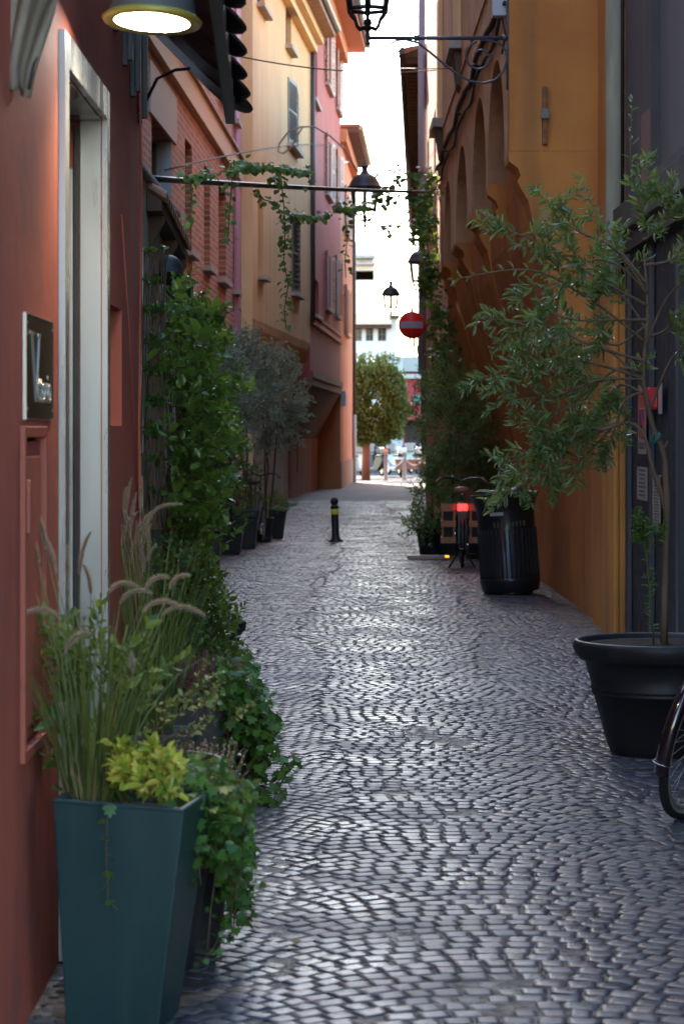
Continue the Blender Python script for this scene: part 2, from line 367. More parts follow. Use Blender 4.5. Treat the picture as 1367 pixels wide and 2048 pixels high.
def cobbles():
    m = M('porphyry cobbles', (.13, .13, .145), .38, spec=.5, col2=(.08, .085, .105), vs=.9, vdet=6, isl_col=[(.04, .043, .055), (.10, .10, .12), (.16, .13, .125), (.065, .075, .105), (.23, .195, .185)], bump=.0013, bs=110, rvar=.13)
    Rr, half, pit, sw = .95, .62, .083, .083
    C = []; grid = {}
    def free(x, y):
        i, j = int(x // .1), int(y // .1)
        for a_ in (-1, 0, 1):
            for b_ in (-1, 0, 1):
                for (qx, qy) in grid.get((i + a_, j + b_), ()):
                    if ((qx - x) / .056) ** 2 + ((qy - y) / .056) ** 2 < 1: return False
        grid.setdefault((i, j), []).append((x, y)); return True
    for c in range(-6, 7):
        xc = c * 2 * half * .985 + .35
        wig = .05 * math.sin(c * 2.1)
        k = 0; y = 3.2 - Rr
        while y < 61:
            y += pit * rnd.uniform(.94, 1.06); th = -math.asin(half / Rr) - .16 + rnd.uniform(0, .07)
            xo = xc + .13 * math.sin(y * .31 + c * 1.7) + .07 * math.sin(y * 1.1 + c * 3.1) + wig
            while th < math.asin(half / Rr) + .14:
                w = sw * rnd.uniform(.78, 1.2); th2 = th + w / Rr; a = (th + th2) / 2
                px, py = xo + Rr * math.sin(a), y + Rr * math.cos(a)
                if -3.2 < px < 3.2 and 3.8 < py < 61 and free(px, py): C.append((px, py, -a + rnd.gauss(0, .10), w, pit * (math.cos(a) ** .8) * rnd.uniform(.93, 1.07)))
                th = th2
    C = np.array(C); n = len(C)
    f = fbm(C[:, 0] * 1.6, C[:, 1] * .9, 1.3)
    dep = np.clip((f - .50) * 2.2, 0, .85)
    dep = np.maximum(dep, np.clip((C[:, 0] - 1.55 + .2 * f) * 2.5, 0, .85) * (C[:, 1] > 11.5) * (C[:, 1] < 33))
    dep = np.maximum(dep, np.clip((.15 - C[:, 0]) * 2.2 + f * 1.2, 0, .66) * (C[:, 1] < 9.2))
    z0 = np.interp(C[:, 1], _gy, _gz) + rng.normal(0, .0007, n) - .0066 * dep
    keep = rng.random(n) > .006 + .10 * (dep > .8); C = C[keep]; z0 = z0[keep]; n = len(C)
    an = np.array([22.5, 67.5, 112.5, 157.5, 202.5, 247.5, 292.5, 337.5]) * math.pi / 180
    ux, uy = np.sign(np.cos(an)) * np.abs(np.cos(an)) ** .26, np.sign(np.sin(an)) * np.abs(np.sin(an)) ** .26
    rings = [(1.0, -.03), (.99, -.0028), (.965, -.0004), (.6, .0005)]
    V = np.zeros((n, 33, 3)); tilt = rng.normal(0, .013, (n, 2)); jit = rng.normal(0, .06, (n, 8, 2))
    ca, sa = np.cos(C[:, 2]), np.sin(C[:, 2]); hw, hh = C[:, 3] / 2 - .0022, C[:, 4] / 2 - .0026
    for r, (s, z) in enumerate(rings):
        lx = (ux[None] + jit[:, :, 0]) * s * hw[:, None]; ly = (uy[None] + jit[:, :, 1]) * s * hh[:, None]
        V[:, r * 8:(r + 1) * 8, 0] = C[:, 0:1] + lx * ca[:, None] - ly * sa[:, None]
        V[:, r * 8:(r + 1) * 8, 1] = C[:, 1:2] + lx * sa[:, None] + ly * ca[:, None]
        V[:, r * 8:(r + 1) * 8, 2] = z0[:, None] + z + lx * tilt[:, :1] + ly * tilt[:, 1:]
    V[:, 32, 0] = C[:, 0]; V[:, 32, 1] = C[:, 1]; V[:, 32, 2] = z0 + .0008
    q = np.array([(r * 8 + k, r * 8 + (k + 1) % 8, (r + 1) * 8 + (k + 1) % 8, (r + 1) * 8 + k) for r in range(3) for k in range(8)])
    t = np.array([(24 + k, 24 + (k + 1) % 8, 32) for k in range(8)]); off = (np.arange(n) * 33)[:, None, None]
    m2 = M('warm worn cobbles', (.19, .14, .115), .45, spec=.5, col2=(.11, .085, .075), vs=.8, vdet=6, isl_col=[(.12, .09, .08), (.20, .145, .12), (.26, .18, .14), (.15, .12, .11)], bump=.0013, bs=110, rvar=.12)
    warm = C[:, 1] > 27 + rng.normal(0, 4.5, n)
    for nm, sel, mt in (('cobblestones', ~warm, m), ('worn_cobblestones', warm, m2)):
        k = int(sel.sum()); off = (np.arange(k) * 33)[:, None, None]
        o = npmesh(nm, V[sel].reshape(-1, 3), [(q[None] + off).reshape(-1, 4), (t[None] + off).reshape(-1, 3)], mt); o['kind'] = 'structure'
    print('cobbles', n)
cobbles()

gv = MB()
for i in range(150):
    y = 5.2 + rnd.random() ** 1.3 * 4.2; x = -.81 + abs(rnd.gauss(0, .05)); r_ = rnd.uniform(.006, .022)
    gv.lathe([(.0001, -r_ * .4), (r_ * .8, -r_ * .2), (r_, .1 * r_), (r_ * .6, r_ * .5), (.0001, r_ * .62)], 6, (x, y, -.004), Matrix.Rotation(rnd.uniform(-.5, .5), 3, 'X') @ Matrix.Rotation(rnd.uniform(0, 3), 3, 'Z'), smooth=False)
gv.build('gravel', M('loose stones', (.14, .13, .12), .8, isl=.5), None, tagv=(None, None, None, 'stuff'))
# ============================================================= left side: red building with the steel door
f = Fac('red_shop_building', (-.825, -1.), (-.825, 9.9), 'brick red stucco shop front with a tall steel framed doorway beside the teal planter')
S0 = -1.
door = (7.15 - S0, 8.33 - S0, -.05, 2.62, .30); niche = (8.62 - S0, 9.07 - S0, 1.565, 2.0, .12)
recess = (6.24 - S0, 6.66 - S0, .72, 1.53, .02)
f.wall(m_red, -.3, 9.5, [door, niche, recess], depth=5, x1=f.len)
f.box('niche_panel', m_dark, niche[0] + .002, niche[1] - .002, niche[2] + .002, niche[3] - .002, .105, .119)
c = .10; mb = MB()
mb.box(door[0] - c, door[0], -.02, .002, 0, door[3] + c); mb.box(door[1], door[1] + .07, -.02, .002, 0, door[3] + c); mb.box(door[0], door[1], -.02, .002, door[3], door[3] + c)
mb.box(door[0] + .001, door[0] + .006, 0.003, .11, 0, door[3]); mb.box(door[1] - .006, door[1] - .001, .003, .076, 0, door[3]); mb.box(door[0] + .006, door[1] - .006, .003, .11, door[3] - .006, door[3] - .001)
df = mb.build('door_frame', m_steel, f.root, local=True, bevel=.002)
mb = MB()
for y0, y1, t in ((.078, .094, .0), (.132, .30, .0)): mb.box(door[1] - t - .02, door[1] - .004, y0, y1, 0, door[3] - .02)
mb.box(door[0] + .01, door[1] - .01, .11, .20, door[3] - .16, door[3] - .01)
mb.build('shutter_track', m_dark, f.root, local=True)
mb = MB().box(door[1] - .035, door[1] - .004, .097, .128, 0, door[3] - .17)
mb.build('guide_rail', M('pale aluminium', (.55, .56, .56), .35, metal=.6, col2=(.3, .3, .31), vs=12, stretch=.1), f.root, local=True, bevel=.006)
g2 = f.box('door', m_dark, door[0] + .01, door[1] - .05, 0, door[3] - .17, .24, .28)
mb = MB().box(door[0] + .12, door[1] - .16, .228, .2385, .25, door[3] - .35); mb.build('pane', m_glass, g2, local=True)
mb = MB()                                            # utility cupboard door under the plaque
mb.box(recess[0] - .03, recess[0], -.013, .003, recess[2] - .03, recess[3] + .03); mb.box(recess[1], recess[1] + .03, -.013, .003, recess[2] - .03, recess[3] + .03)
mb.box(recess[0], recess[1], -.013, .003, recess[3], recess[3] + .03); mb.box(recess[0], recess[1], -.013, .003, recess[2] - .03, recess[2])
ud = mb.build('cupboard_frame', m_redtrim, f.root, local=True, bevel=.003)
mb = MB().box(recess[0] + .01, recess[1] - .01, .004, .018, recess[2] + .01, recess[3] - .01); mb.box(recess[0] + .05, recess[1] - .05, -.004, .0035, recess[2] + .05, recess[3] - .05)
cd = mb.build('cupboard_door', m_red, f.root, local=True, bevel=.003)
MB().box(recess[0] + .015, recess[0] + .045, -.02, .0035, 1.28, 1.42).build('hinge', m_redtrim, cd, local=True, bevel=.004)
mb = MB(); mb.tube([(9.70 - S0, -.012, 3.3), (9.72 - S0, -.02, 2.5), (9.68 - S0, -.014, 1.6), (9.73 - S0, -.016, .4)], .006, 6); mb.tube([(9.0 - S0, -.006, 2.35), (9.3 - S0, -.010, 1.9), (9.68 - S0, -.012, 1.2)], .0035, 5)
mb.build('wall_cable', m_red, f.root, local=True)

# brass coloured shop plaque
def textmesh(s, size, name, mat, parent, M4, ext=.002, xs=1.):
    c = bpy.data.curves.new('t', 'FONT'); c.body = s; c.size = size; c.extrude = ext; c.align_x = 'LEFT'; c.resolution_u = 3
    t = bpy.data.objects.new('t', c); COL.objects.link(t); bpy.context.view_layer.update()
    me = bpy.data.meshes.new_from_object(t.evaluated_get(bpy.context.evaluated_depsgraph_get())); bpy.data.objects.remove(t)
    me.transform(Matrix.Diagonal((xs, 1, 1, 1))); me.transform(M4)
    wd = max(v.co.x for v in me.vertices) - min(v.co.x for v in me.vertices)
    return link(me, name, mat, parent), wd
XZ = Matrix.Rotation(R(90), 4, 'X')
pl = thing('shop_plaque', 'dark bronze plaque reading Vittorio on the red wall beside the steel doorway', 'sign', M4=Matrix.Translation((-.825, 6.26, 1.58)) @ Matrix.Rotation(R(90), 4, 'Z'))
MB().box(0, .60, -.008, -.002, 0, .272).build('plate', M('bronze plate', (.045, .032, .022), .25, metal=.7, spec=.6, col2=(.09, .07, .04), vs=3), pl, local=True, bevel=.002)
mb = MB().box(-.003, .603, -.002, -.0005, -.003, .275); mb.box(-.003, .0, -.0095, -.002, -.003, .275); mb.box(0, .603, -.0095, -.002, .2722, .275)
mb.build('rim', M('polished edge', (.75, .68, .6), .3, metal=.8), pl, local=True)
m_let = M('polished letters', (.62, .60, .54), .35, metal=.6)
mb = MB()                                             # tall serif V
def bar(x0, z0, x1, z1, w): mb.prism([(x0 - w / 2, -.0084, z0), (x0 + w / 2, -.0084, z0), (x1 + w / 2, -.0084, z1), (x1 - w / 2, -.0084, z1)], (0, -.002, 0))
bar(.115, .222, .20, .045, .034); bar(.272, .222, .205, .045, .014)
mb.box(.07, .16, -.0100, -.0085, .2225, .230); mb.box(.245, .30, -.0100, -.0085, .2225, .230)
mb.build('initial', m_let, pl, local=True)
textmesh('ittorio', .118, 'lettering', m_let, pl, Matrix.Translation((.235, -.0084, .045)) @ XZ, .001, .98)
for x in (.03, .57):
    for z in (.025, .25): MB().lathe([(.0035, 0), (.0035, .001), (.002, .0016)], 10, (x, -.0082, z), Matrix.Rotation(R(90), 3, 'X')).build('screw', m_steel, pl, local=True)

# round shop lamp over the door
lp = P(304, 44, 7.3); la = thing('wall_lamp', 'large round grey shop lamp with a glowing disc and brass rim over the doorway', 'lamp', lp)
T = Matrix.Rotation(R(-5), 3, 'X') @ Matrix.Rotation(R(3), 3, 'Y')
MB().lathe([(.138, .0), (.136, .012), (.118, .10), (.105, .20), (.06, .235), (.0001, .24)], 48, lp, T, cap=False).build('shade', M('warm grey enamel', (.20, .21, .20), .4, col2=(.15, .155, .15), vs=9), la)
MB().lathe([(.114, -.001), (.146, -.004), (.152, .006), (.1385, .0185), (.114, .010), (.114, -.001)], 48, lp, T, cap=False).build('rim', M('yellowed brass rim', (.62, .55, .10), .35, metal=.1), la)
MB().lathe([(.0001, -.001), (.1135, -.001), (.1135, .010), (.0001, .010)], 48, lp, T).build('bulb', M('lamp glow', (1, .93, .80), emit=9.), la)
mb = MB(); mb.tube([lp + Vector((0, 0, .235)), lp + Vector((0, 0, .34)), lp + Vector((-.10, 0, .38)), (-.825, lp.y, lp.z + .38)], .014, 10); mb.lathe([(.05, 0), (.05, .02)], 20, (-.825, lp.y, lp.z + .38), Matrix.Rotation(R(90), 3, 'Y'))
mb.build('arm', m_dark, la)
sp = bpy.data.lights.new('lamp_light', 'SPOT'); so = bpy.data.objects.new('lamp_light', sp); COL.objects.link(so); so.location = (0, 0, -.02); so.parent = la
sp.energy = 10; sp.color = (1, .78, .45); sp.spot_size = R(150); sp.spot_blend = .7; sp.shadow_soft_size = .08
so.rotation_euler = (R(8), 0, 0)

# grey cloth flap of a folded shop awning, hanging at the top
def cloth():
    a = thing('folded_awning', 'beige canvas awning end hanging in creased folds above the plaque', 'awning', (-.80, 5.9, 2.6))
    V = []; n, m = 26, 30
    c0, c1 = P(62, -120, 6.0), P(40, 200, 6.0)
    for i in range(n):
        t = i / (n - 1); v = -120 + (t * 300) + 0
        uL = np.interp(v, [-120, 0, 140, 175], [28, 12, 4, 14]); uR = np.interp(v, [-120, 0, 60, 130, 180], [150, 114, 90, 66, 56])
        for k in range(m):
            s = k / (m - 1); u = uL + (uR - uL) * s; vv = v + (16 * s * s * 1.2 - 6 * s) * t + 5 * math.sin(s * 9) * t
            dd = 6.0 + .035 * math.sin(s * 10 + 1.2 * t) * (1 - .2 * t) + .012 * math.sin(s * 23 + 3 * t) + .15 * s
            V.append(P(u, vv, dd))
    F_ = [(i * m + k, i * m + k + 1, (i + 1) * m + k + 1, (i + 1) * m + k) for i in range(n - 1) for k in range(m - 1)]
    mb = MB().add(V, F_, True); o = mb.build('canvas', M('beige canvas', (.42, .33, .25), .9, col2=(.30, .23, .17), vs=6, bump=.002, bs=120, transl=.25, transl_col=(.5, .36, .24)), a)
    sd_ = o.modifiers.new('thick', 'SOLIDIFY'); sd_.thickness = .008
    MB().tube([P(118, -20, 6.16), P(92, 62, 6.13), P(68, 128, 6.1), P(58, 178, 6.08)], .004, 6).build('hem_cord', M('dark cord', (.05, .03, .025), .8), a)
    mb = MB().tube([(-.78, 5.7, 2.92), (-.60, 6.5, 2.95)], .03, 12); mb.box(-.826, -.76, 6.0, 6.06, 2.90, 2.97); mb.build('roller', m_dark, a)
cloth()

# slatted metal canopy: blades side by side, a beam at the outer end, brackets on the wall
def louvre():
    a = thing('slatted_canopy', 'black metal canopy of sloping curved slats on the corner of the red wall', 'canopy', (-.825, 9., 2.9))
    tips = [(495, 232, 9.85), (490, 203, 9.41), (483, 166, 8.94), (482, 120, 8.39), (480, 75, 7.89), (478, 24, 7.39), (474, -34, 6.92)]
    al = Vector((.70, 0, -.714)); nn = Vector((.714, 0, .70)); ta = R(-13); ac = Vector((0, 1, 0)) * math.cos(ta) + nn * math.sin(ta); no = al.cross(ac)
    for u, v, d in tips:
        tp = P(u, v, d) - ac * .02; Lg = (tp.x + .823) / .70 + .0; wd = .25
        out = [(-Lg, -wd / 2), (-.22, -wd / 2)] + [(-.22 + .22 * math.sin(t) ** .8, -wd / 2 * math.cos(t)) for t in np.linspace(.15, math.pi - .15, 13)] + [(-.22, wd / 2), (-Lg, wd / 2)]
        m = len(out); F_ = [tuple(range(m)), tuple(range(m, 2 * m))[::-1]] + [(k, (k + 1) % m, m + (k + 1) % m, m + k) for k in range(m)]
        top = [tp + al * x + ac * y + no * (.028 * (1 - (y / (wd / 2)) ** 2)) for x, y in out]
        MB().add(top + [p - no * .010 for p in top], F_).build('blade', M('black enamelled metal', (.022, .018, .02), .38, col2=(.035, .028, .028), vs=5), a)
        e0 = tp - al * Lg; MB().tube([e0 - ac * .10 - no * .012, tp - al * .17 - ac * .10 - no * .012], .007, 6).build('blade_rib', m_iron, a)
    MB().add([(-.385, 6.9, 2.80), (-.345, 6.9, 2.80), (-.345, 6.9, 2.93), (-.385, 6.9, 2.93), (-.475, 9.88, 2.80), (-.435, 9.88, 2.80), (-.435, 9.88, 2.93), (-.475, 9.88, 2.93)], [(0, 1, 2, 3), (4, 7, 6, 5), (0, 4, 5, 1), (1, 5, 6, 2), (2, 6, 7, 3), (3, 7, 4, 0)]).build('beam', m_dark, a, bevel=.004)
    for i, (y, zb) in enumerate(((8.75, 2.99), (9.12, 2.92), (9.46, 2.85), (9.80, 2.79))):
        mb = MB().box(-.824, -.805, y - .045, y - .0, zb, 3.35); mb.box(-.805, -.785, y - .040, y - .005, zb + .02, 3.35); mb.build('bracket', m_dark, a, bevel=.002)
    MB().tube([(-.80, 9.8, 2.87), (-.74, 9.7, 2.96), (-.66, 9.6, 2.98), (-.60, 9.5, 2.97)], .007, 6).build('cable', m_iron, a)
louvre()

# ------------------------------------------------------------- cream low wall with its little tiled roof
f = Fac('cream_annex', (-.95, 9.905), (-.95, 13.8), 'low cream plastered annex with trailing stems between the red shop and the brick house')
f.wall(m_cream, -.3, 2.76, [], depth=1.2)
f.box('coping', m_stone, -.02, f.len + .02, 2.762, 2.80, -.03, 1.2, bevel=.01)
f.box('pilaster', m_white, 1.3, 2.8, -.2, 2.38, -.03, -.002)
def tilecanopy():
    a = thing('tiled_canopy', 'small lean-to canopy of terracotta tiles with sunlit edges above the climber', 'canopy', (-.90, 12.7, 2.6))
    y0, y1 = 11.75, 13.75; xi, xo = -.948, -.875
    def zz(y): return 2.665 - (y - y0) * .055
    mb = MB()
    mb.add([(xi, y0, zz(y0) + .05), (xo, y0, zz(y0)), (xo, y0, zz(y0) - .05), (xi, y0, zz(y0) - .05), (xi, y1, zz(y1) + .05), (xo, y1, zz(y1)), (xo, y1, zz(y1) - .05), (xi, y1, zz(y1) - .05)], [(0, 1, 2, 3), (4, 7, 6, 5), (0, 4, 5, 1), (1, 5, 6, 2), (2, 6, 7, 3), (3, 7, 4, 0)])
    mb.build('boarding', m_wood, a)
    mb = MB(); y = y0; n = 7
    while y < y1 - .05:
        pts = []
        dz_ = zz(y) - 2.665
        for xx, z_, rr in ((xi, 2.735 + dz_, .062), (xo + .022, 2.675 + dz_, .070)):
            for q in range(n):
                an = math.pi * q / (n - 1); pts.append((xx, y + .08 - math.cos(an) * rr, z_ + math.sin(an) * rr * .6))
        for bx in list(pts): pts.append((bx[0], y + .08 + (bx[1] - y - .08) * .80, bx[2] - .016))
        F_ = []
        for q in range(n - 1):
            F_ += [(q, q + 1, n + q + 1, n + q), (2 * n + q, 3 * n + q, 3 * n + q + 1, 2 * n + q + 1), (q, 2 * n + q, 2 * n + q + 1, q + 1), (n + q, n + q + 1, 3 * n + q + 1, 3 * n + q)]
        F_ += [(0, n, 3 * n, 2 * n), (n - 1, 3 * n - 1, 4 * n - 1, 2 * n - 1)]
        mb.add(pts, F_, False); y += .152
    mb.build('roof_tiles', m_tile, a)
    for y in (11.9, 12.8, 13.6): MB().prism([(xi, y, zz(y) - .052), (xo, y, zz(y) - .052), (xo, y, zz(y) - .09), (xi, y, zz(y) - .22)], (0, .05, 0)).build('corbel', m_wood, a)
tilecanopy()
def dome(name, label, c, r, rot):
    a = thing(name, label, 'spotlight', c, group='black spotlights under the tiled canopy')
    T = Matrix.Rotation(R(rot), 3, 'Y') @ Matrix.Rotation(R(-20), 3, 'X')
    pr = [(r, -.5 * r), (r * 1.02, 0)] + [(r * math.cos(t), r * math.sin(t)) for t in np.linspace(.15, 1.5, 8)] + [(.0005, r)]
    MB().lathe([(r * 1.12, -.62 * r), (r * 1.12, -.5 * r)] + pr, 28, c, T).build('housing', M('black lamp housing', (.012, .013, .017), .55), a)
    MB().tube([c + Vector((0, 0, -.3 * r)), c + Vector((-.06, .02, -.2 * r)), Vector((-.95, c.y + .03, c.z + .03))], .012, 8).build('arm', m_iron, a)
dome('spotlight', 'black domed spotlight with leaves in front, closest under the tiled canopy', P(336, 540, 11.9), .075, 4)
dome('spotlight', 'lower black domed spotlight half hidden behind its twin above the climber', P(362, 580, 12.6), .062, 24)

# ------------------------------------------------------------- brick house
X0 = lambda d: -3.09 + .0242 * d
f = Fac('brick_house', (X0(15), 15.), (X0(46.2), 46.2), 'red brick house with narrow tall windows and a cream string course')
def hs(u0, u1, z0, z1): return (f.hit(u0, 500)[0], f.hit(u1, 500)[0], z0, z1)
hol = [hs(303, 343, 3.7, 5.45), hs(370, 384, 4.15, 5.75), hs(408, 420, 4.15, 5.73), hs(437, 452, 4.15, 5.73), hs(466, 471, 4.15, 5.73)]
hol += [(h[0], h[1], 7.3, 9.1) for h in hol] + [(6., 7.2, 4.15, 5.7), (2.5, 3.7, 4.15, 5.7)]
f.wall(m_brick, 3.3, 18., hol, rev=.28, depth=4)  # top storeys are unseen, height raised to block the sun
f.wall(m_cream, -.5, 3.3, [(17, 18.2, 0, 2.3), (22., 23.2, 0, 2.3), (26.5, 27.4, .9, 2.2)], rev=.2, depth=4, name='ground_floor_wall')
for h in hol: f.window(h, M('dark window frame', (.07, .055, .05), .5), m_glass, rev=.26, sill=m_stone)
for h in ((17, 18.2, 0, 2.3), (22., 23.2, 0, 2.3), (26.5, 27.4, .9, 2.2)): f.window(h, m_wood, m_glass, rev=.18)
f.box('cornice', M('cream cornice', (.60, .45, .30), .8), -.01, f.len + .01, 6.24, 6.62, -.10, -.002); f.box('cornice', m_soffit, -.01, f.len + .01, 6.625, 6.68, -.16, -.002)
f.box('string_course', M('cream cornice', (.60, .45, .30), .8), 0, f.len, 3.12, 3.32, -.06, -.002)
f.box('lintel', M('pale render', (.46, .40, .34), .8), hol[0][0] - .35, hol[0][1] + .5, 5.455, 6.1, -.03, -.002)
f.box('window_lining', M('blue grey lining', (.36, .40, .43), .6), hol[0][1] - .03, hol[0][1] - .002, 3.71, 5.44, .003, .25)
f.box('corner_strip', m_mauve, f.len - 1.3, f.len, 2.6, 17.99, -.05, -.002)
f.box('eave', m_soffit, -.2, f.len, 18., 18.15, -.5, 4)
# yellow canopy in front of the brick house
ya = thing('small_awning', 'yellow cream canvas awning edge catching sun below the brick wall', 'awning', P(400, 690, 22.))
a0, a1 = P(352, 640, 20.), P(428, 695, 26.)
mb = MB(); w = Vector((-.55, 0, .30))
mb.prism([a0, a1, a1 + Vector((0, 0, -.14)), a0 + Vector((0, 0, -.14))], (-.012, 0, 0)); mb.build('valance', M('yellow canvas', (.75, .52, .22), .8, transl=.4, transl_col=(.8, .5, .2)), ya)
mb = MB().prism([a0, a1, a1 + w, a0 + w], (0, 0, .012)); mb.build('canvas', M('yellow canvas', (.75, .52, .22), .8), ya)
mb = MB()
for q in (.1, .9):
    p = a0.lerp(a1, q); mb.tube([p + Vector((0, 0, -.02)), Vector((X0(p.y), p.y, p.z - .25))], .02, 6)
mb.build('strut', m_dark, ya)

# ------------------------------------------------------------- peach house
f = Fac('peach_house', (-1.71, 46.5), (-.79, 60.), 'tall peach yellow house with grey shutters and a dark downpipe behind the silvery shrubs')
L0 = f.len
def wins(fc, lst, **k): return [fc.rect(*q) for q in lst]
hol = [f.rect(575, 168, 594, 296), f.rect(583, 432, 598, 588), f.rect(571, 20, 582, 98), f.rect(514, -60, 530, 18), (1.0, 2.0, 4.6, 6.2)]
ZJ = 3.7
f.wall(m_peach, ZJ, 11.3, hol, rev=.2, depth=5)
for i, h in enumerate(hol):
    f.window(h, m_shut, m_glass, rev=.16, sill=m_stone, sill_out=.16)
for h in hol[:2]:
    for s_, x in ((1, h[0]), (-1, h[1])): f.shutter(x, h[2] + .01, h[3] - .01, (h[1] - h[0]) / 2 - .01, m_shut, R(4), side=s_, y=.02)
n = 10; mb = MB()                                    # curved underside of the overhang
pr = [(0 + .55 * (math.sin(t * math.pi / 2) ** 1.6), ZJ - 1.6 * t) for t in np.linspace(0, 1, n)]
for i in range(n - 1):
    (y0, z0), (y1, z1) = pr[i], pr[i + 1]; mb.add([(0, y0, z0), (L0, y0, z0), (L0, y1, z1), (0, y1, z1)], [(0, 1, 2, 3)], True)
for x in (0, L0): mb.add([(x, y, z) for y, z in pr] + [(x, 3., pr[-1][1]), (x, 3., ZJ)], [tuple(range(n + 2))])
mb.build('overhang', m_peach, f.root, local=True)
f.wall(M('peeling plaster', (.50, .30, .16), .9, col2=(.48, .42, .38), vs=1.1, streak=((.5, .45, .42), 2.5, .8), bump=.004), -.6, pr[-1][1], [(L0 - 2.2, L0 - 1.1, -.2, 1.75), (L0 - 6, L0 - 5.2, .5, 1.5)], rev=.2, depth=4, y=.55, name='ground_floor_wall')
f.box('door', m_wood, L0 - 2.2, L0 - 1.1, -.3, 1.75, .70, .745)
f.window((L0 - 6, L0 - 5.2, .5, 1.5), m_wood, m_glass, rev=.18, y=.55)
MB().tube([(L0 - .15, -.08, ZJ + .5), (L0 - .15, -.08, 11.2)], .06, 8).build('downpipe', m_gutter, f.root, local=True)
f.box('eave', m_soffit, -.6, L0 + .1, 11.3, 11.5, -.62, 5.); f.box('eave_moulding', m_peach2, -.1, L0, 10.9, 11.3, -.18, -.002); f.box('eave_moulding', m_peach2, -.1, L0, 11.1, 11.298, -.34, -.182)
MB().tube([(-.6, -.68, 11.5), (L0 + .1, -.68, 11.5)], .09, 8).build('gutter', m_gutter, f.root, local=True)
f.box('roof', m_tile, -.6, L0 + .1, 11.52, 11.6, -.6, 5)
# its end wall turned to the viewer
f2 = f; a = f.inv @ Vector((-2.6, 46.5, 0)); 
mb = MB(); mb.box(0, 0, 0, 0, 0, 0); mb = MB()
v = [Vector((-2.7, 46.42, -.6)), Vector((-1.715, 46.42, -.6)), Vector((-1.715, 46.42, 11.29)), Vector((-2.7, 46.42, 11.29))]
mb.prism(v, (0, .075, 0)); mb.build('end_wall', m_peach2, f.root)

# ------------------------------------------------------------- rose house with a boxed out upper floor
f = Fac('rose_house', (-.79, 60.05), (-.05, 75.), 'rose red house with pale open shutters and a boxed out upper storey')
L0 = f.len; ZJ = 2.88
hol = [f.rect(624, 70, 634, 205), f.rect(650, 36, 660, 176), f.rect(671, 104, 678, 222), f.rect(650, 276, 660, 392), f.rect(671, 306, 678, 404), f.rect(650, 508, 660, 618), f.rect(669, 516, 676, 632), f.rect(626, 560, 637, 632)]
f.wall(m_rose, ZJ, 13.4, hol, rev=.18, depth=5)
for i, h in enumerate(hol):
    f.window(h, m_shutp, m_glass, rev=.15, sill=m_stone)
    if i not in (0, 7): f.shutter(h[0], h[2], h[3], .34, m_shutp, R(12), side=-1, y=0); f.shutter(h[1], h[2], h[3], .34, m_shutp, R(14), side=1, y=0)
mb = MB().box(-.02, L0, -.08, -.002, ZJ - .02, ZJ + .14); mb.box(-.02, L0, -.05, .7, ZJ - .22, ZJ - .022); mb.build('jetty_beam', M('dusty brown moulding', (.26, .14, .09), .85), f.root, local=True)
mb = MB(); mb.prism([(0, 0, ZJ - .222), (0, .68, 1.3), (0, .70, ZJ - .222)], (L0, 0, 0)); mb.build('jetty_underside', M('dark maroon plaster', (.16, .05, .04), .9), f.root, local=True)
gh = [f.rect(637, 830, 650, 948, -.68), f.rect(653, 832, 665, 945, -.68), (1.5, 2.6, -.2, 1.9), (5.1, 5.7, .4, 1.5)]
m_or2 = M('scuffed red plaster', (.40, .11, .06), .9, col2=(.38, .16, .11), vs=1, streak=((.48, .36, .30), 2.2, .7), bump=.004)
f.wall(m_or2, -.6, ZJ - .22, gh, rev=.2, depth=4, y=.68, name='ground_floor_wall')
for h in gh[:2]: f.window(h, M('grey frame', (.3, .3, .32), .5), m_glassw, rev=.16, y=.68, sill=m_stone, bars=(1, 1))
f.box('door', m_wood, 1.5, 2.6, -.3, 1.9, .82, .87); f.window(gh[3], m_dark, m_glass, rev=.18, y=.68)
mb = MB()
for z in (1.0, 1.12, 1.24, 1.36): mb.box(4.0, 5.0, .655, .678, z, z + .04)
mb.build('vent_slats', m_tile, f.root, local=True)
f.box('string_course', m_orange, 0, L0, 4.2, 4.32, -.07, -.002); f.box('string_course', m_orange, 0, L0, 4.42, 4.5, -.05, -.002)
f.box('eave', M('bounce lit eave boards', (.50, .24, .14), .8), -.5, L0 + 1., 13.4, 13.6, -.75, 5); f.box('eave_moulding', m_orange, 0, L0, 12.9, 13.4, -.25, -.002)  # orange bounce light under the eave is put into the board colour
MB().tube([(-.5, -.82, 13.62), (L0 + 1., -.82, 13.62)], .10, 8).build('gutter', m_gutter, f.root, local=True)
f.box('roof', m_tile, -.5, L0 + 1., 13.62, 13.72, -.75, 5)
# ------------------------------------------------------------- orange end house
f = Fac('orange_house', (-.05, 75.05), (.38, 86.), 'narrow bright orange house at the end of the row with a pale weathered base')
L0 = f.len
hol = [f.rect(688, 575, 695, 668), f.rect(688, 380, 695, 470), (1.2, 1.5, .3, 2.7)]
f.wall(m_orange, -.6, 10.9, hol, rev=.18, depth=5)
for h in hol[:2]: f.window(h, m_shutp, m_glass, rev=.15, sill=m_stone); f.shutter(h[0], h[2], h[3], .34, m_shutp, R(12), side=-1); f.shutter(h[1], h[2], h[3], .34, m_shutp, R(14), side=1)
f.box('door_strip', m_wood, 1.2, 1.5, .3, 2.7, .12, .17)
f.box('base_plaster', M('pale worn render', (.42, .28, .22), .9, col2=(.34, .18, .12), vs=2, bump=.004), 0, L0, -.5, .55, -.03, -.002)
MB().tube([(L0 - .4, -.07, 2.1), (L0 - .4, -.07, 10.8)], .06, 8).build('downpipe', m_gutter, f.root, local=True)
MB().tube([(L0 - .4, -.07, -.3), (L0 - .4, -.07, 2.09)], .07, 8).build('downpipe', M('zinc', (.4, .4, .42), .5), f.root, local=True)
